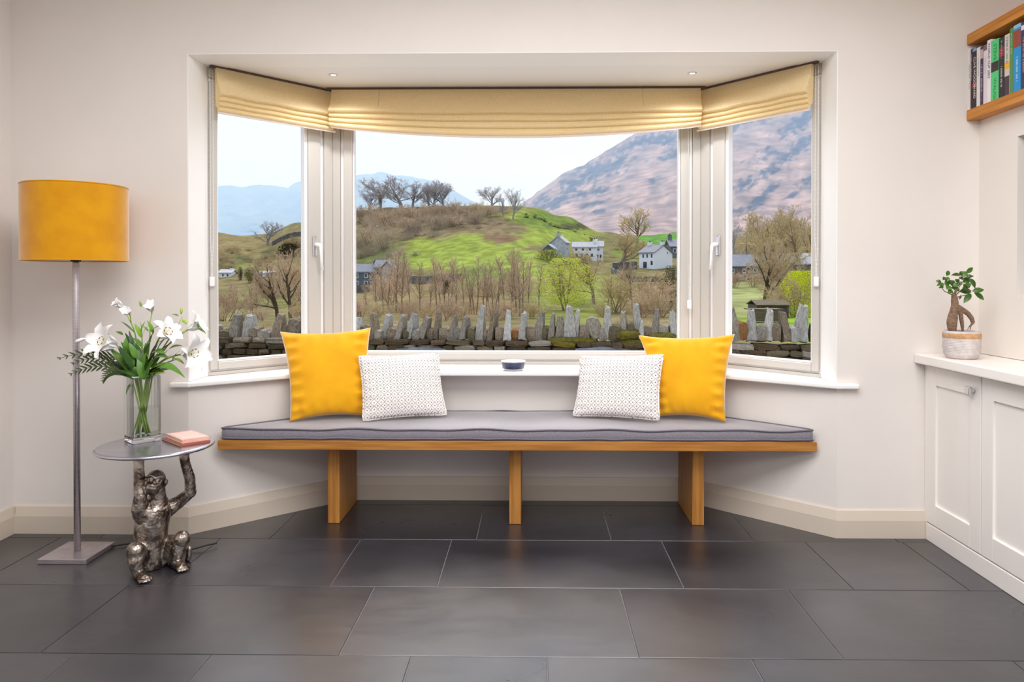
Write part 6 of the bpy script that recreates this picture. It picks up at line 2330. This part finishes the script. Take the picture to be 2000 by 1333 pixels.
# ------------------------------------------------------------------ potted ficus on the worktop
M_POT = material('ribbed_white_pot', (214, 206, 204), rough=0.85, c2=(196, 186, 184), vscale=40, bump=0.6, bscale=60, bstretch=(0.25, 0.25, 6), bdist=0.003)
M_JUTE = material('jute_band', (206, 164, 122), rough=0.9, c2=(186, 140, 98), vscale=60, bump=0.5, bscale=120, bdist=0.002)
M_SOIL = material('potting_soil', (74, 58, 46), rough=1.0, c2=(52, 40, 32), vscale=120)
M_TRUNK = material('ficus_bark', (140, 112, 92), rough=0.8, c2=(112, 86, 68), vscale=60, stretch=(1, 1, 3), bump=0.5, bscale=140, bdist=0.002)
M_FLEAF = material('ficus_leaf', (62, 96, 34), rough=0.35, c2=(80, 118, 40), vscale=30, rnd=0.3, spec=0.5)
KX, KY, KZ = 1.728, 2.925, 0.7983
pot = thing('ficus_plant', (KX, KY, KZ), 'small ficus with swollen roots in white pot on the worktop', 'potted plant')
pr = [(0.0, 0.0), (0.048, 0.0), (0.057, 0.005), (0.063, 0.014)]
for k in range(44):
    z_ = 0.016 + 0.067 * k / 43
    pr.append((0.0645 + 0.0035 * min(1, (z_ - 0.016) / 0.03) - 0.0007 * math.cos(k * math.pi / 2), z_))
MB().lathe((KX, KY, KZ), pr, 48, False, False).build('pot', M_POT, pot, smooth=True)
MB().lathe((KX, KY, KZ), [(0.068, 0.083), (0.0692, 0.085), (0.0692, 0.101), (0.068, 0.103)], 48, False, False).build('jute_band', M_JUTE, pot, smooth=True)
MB().lathe((KX, KY, KZ), [(0.068, 0.103), (0.0675, 0.111), (0.064, 0.112), (0.061, 0.108), (0.060, 0.098)], 48, False, False).build('pot_rim', M_POT, pot, smooth=True)
MB().lathe((KX, KY, KZ), [(0.061, 0.098), (0.03, 0.103), (0.0, 0.104)], 32, False, False).build('soil', M_SOIL, pot, smooth=True)
m = MB()
G = lambda x, y, Y=KY: at(1810 + x * 0.1126, 510 + y * 0.1126, Y)


def gl(pts):
    P_ = [G(*p[:2], p[3] if len(p) > 3 else KY) for p in pts]
    m.tube(P_, [p[2] for p in pts], 12, True)
    for p, r_ in zip(P_, pts):
        m.ball(p, r_[2], 10, 8)


gl([(440, 1215, .014), (430, 1150, .0165), (428, 1060, .0185), (445, 960, .0165), (475, 870, .0160), (492, 780, .0150), (485, 700, .0135), (478, 630, .0115), (470, 590, .0085)])
gl([(478, 900, .012, KY - 0.01), (490, 1000, .0105, KY - 0.012), (482, 1130, .009, KY - 0.012), (475, 1215, .008, KY - 0.012)])
gl([(540, 820, .013), (590, 930, .0085), (605, 1050, .0078), (618, 1150, .0062), (622, 1210, .004)])
gl([(560, 810, .011), (640, 860, .0100), (720, 920, .0098), (775, 990, .0092), (800, 1060, .0078), (790, 1090, .005)])
gl([(790, 1085, .0035), (740, 1130, .0022), (705, 1200, .002)])
gl([(788, 1090, .0032), (760, 1150, .002), (745, 1210, .002)])
blob('trunk', M_TRUNK, pot, m, 0.0022, 2, lambda p: 0.0008 * noise.noise(Vector((p.x * 120, p.y * 120, p.z * 420))))
for pts_ in ([(478, 610), (400, 570), (300, 520), (250, 440)], [(475, 600), (440, 520), (380, 420), (340, 300)], [(480, 600), (520, 520), (600, 400), (680, 280)], [(485, 610), (560, 540), (640, 500), (760, 520)],
             [(500, 640), (600, 610), (690, 590), (770, 545)], [(478, 600), (500, 480), (540, 380), (580, 260)]):
    MB().tube([G(x, y, KY + frng.uniform(-0.02, 0.02) * i) for i, (x, y) in enumerate(pts_)], [0.0028, 0.002, 0.0016, 0.0012], 6).build('branch', M_TRUNK, pot, smooth=True)
FL = [((345, 260), (380, 168), 70), ((300, 330), (285, 270), 60), ((250, 370), (155, 345), 60), ((280, 390), (172, 432), 60), ((290, 440), (206, 470), 50), ((330, 400), (300, 300), 90), ((360, 440), (320, 350), 90),
      ((390, 430), (350, 500), 100), ((420, 500), (340, 450), 90), ((430, 510), (370, 560), 90), ((460, 420), (400, 340), 110), ((450, 450), (520, 380), 120), ((520, 490), (420, 470), 110), ((480, 500), (570, 490), 90),
      ((590, 240), (425, 250), 70), ((600, 270), (700, 190), 110), ((580, 240), (640, 180), 70), ((680, 215), (800, 112), 75), ((690, 275), (772, 240), 40), ((720, 290), (815, 262), 40), ((650, 330), (560, 300), 80),
      ((560, 380), (490, 320), 70), ((640, 380), (740, 290), 110), ((730, 300), (838, 478), 130), ((690, 370), (735, 475), 90), ((660, 400), (640, 470), 80), ((570, 530), (775, 520), 110), ((650, 500), (690, 430), 90), ((790, 525), (995, 502), 95),
      ((825, 550), (995, 678), 90), ((765, 570), (642, 735), 95), ((560, 420), (610, 360), 70), ((400, 400), (420, 330), 80), ((345, 330), (390, 290), 70), ((500, 440), (560, 420), 60), ((300, 400), (250, 420), 60), ((590, 590), (560, 670), 34)]
for (bx, by), (ex, ey), wpx in FL:
    yo = frng.uniform(-0.035, 0.03)
    leaf_mb(G(bx, by, KY + yo * 0.6), G(ex, ey, KY + yo), wpx * 0.1126 * 2.08e-3, 0.003, Vector((frng.uniform(-0.4, 0.4), -1, frng.uniform(0.2, 0.9))), 7, 0.18, 0.9).build('leaf', M_FLEAF, pot, smooth=True)
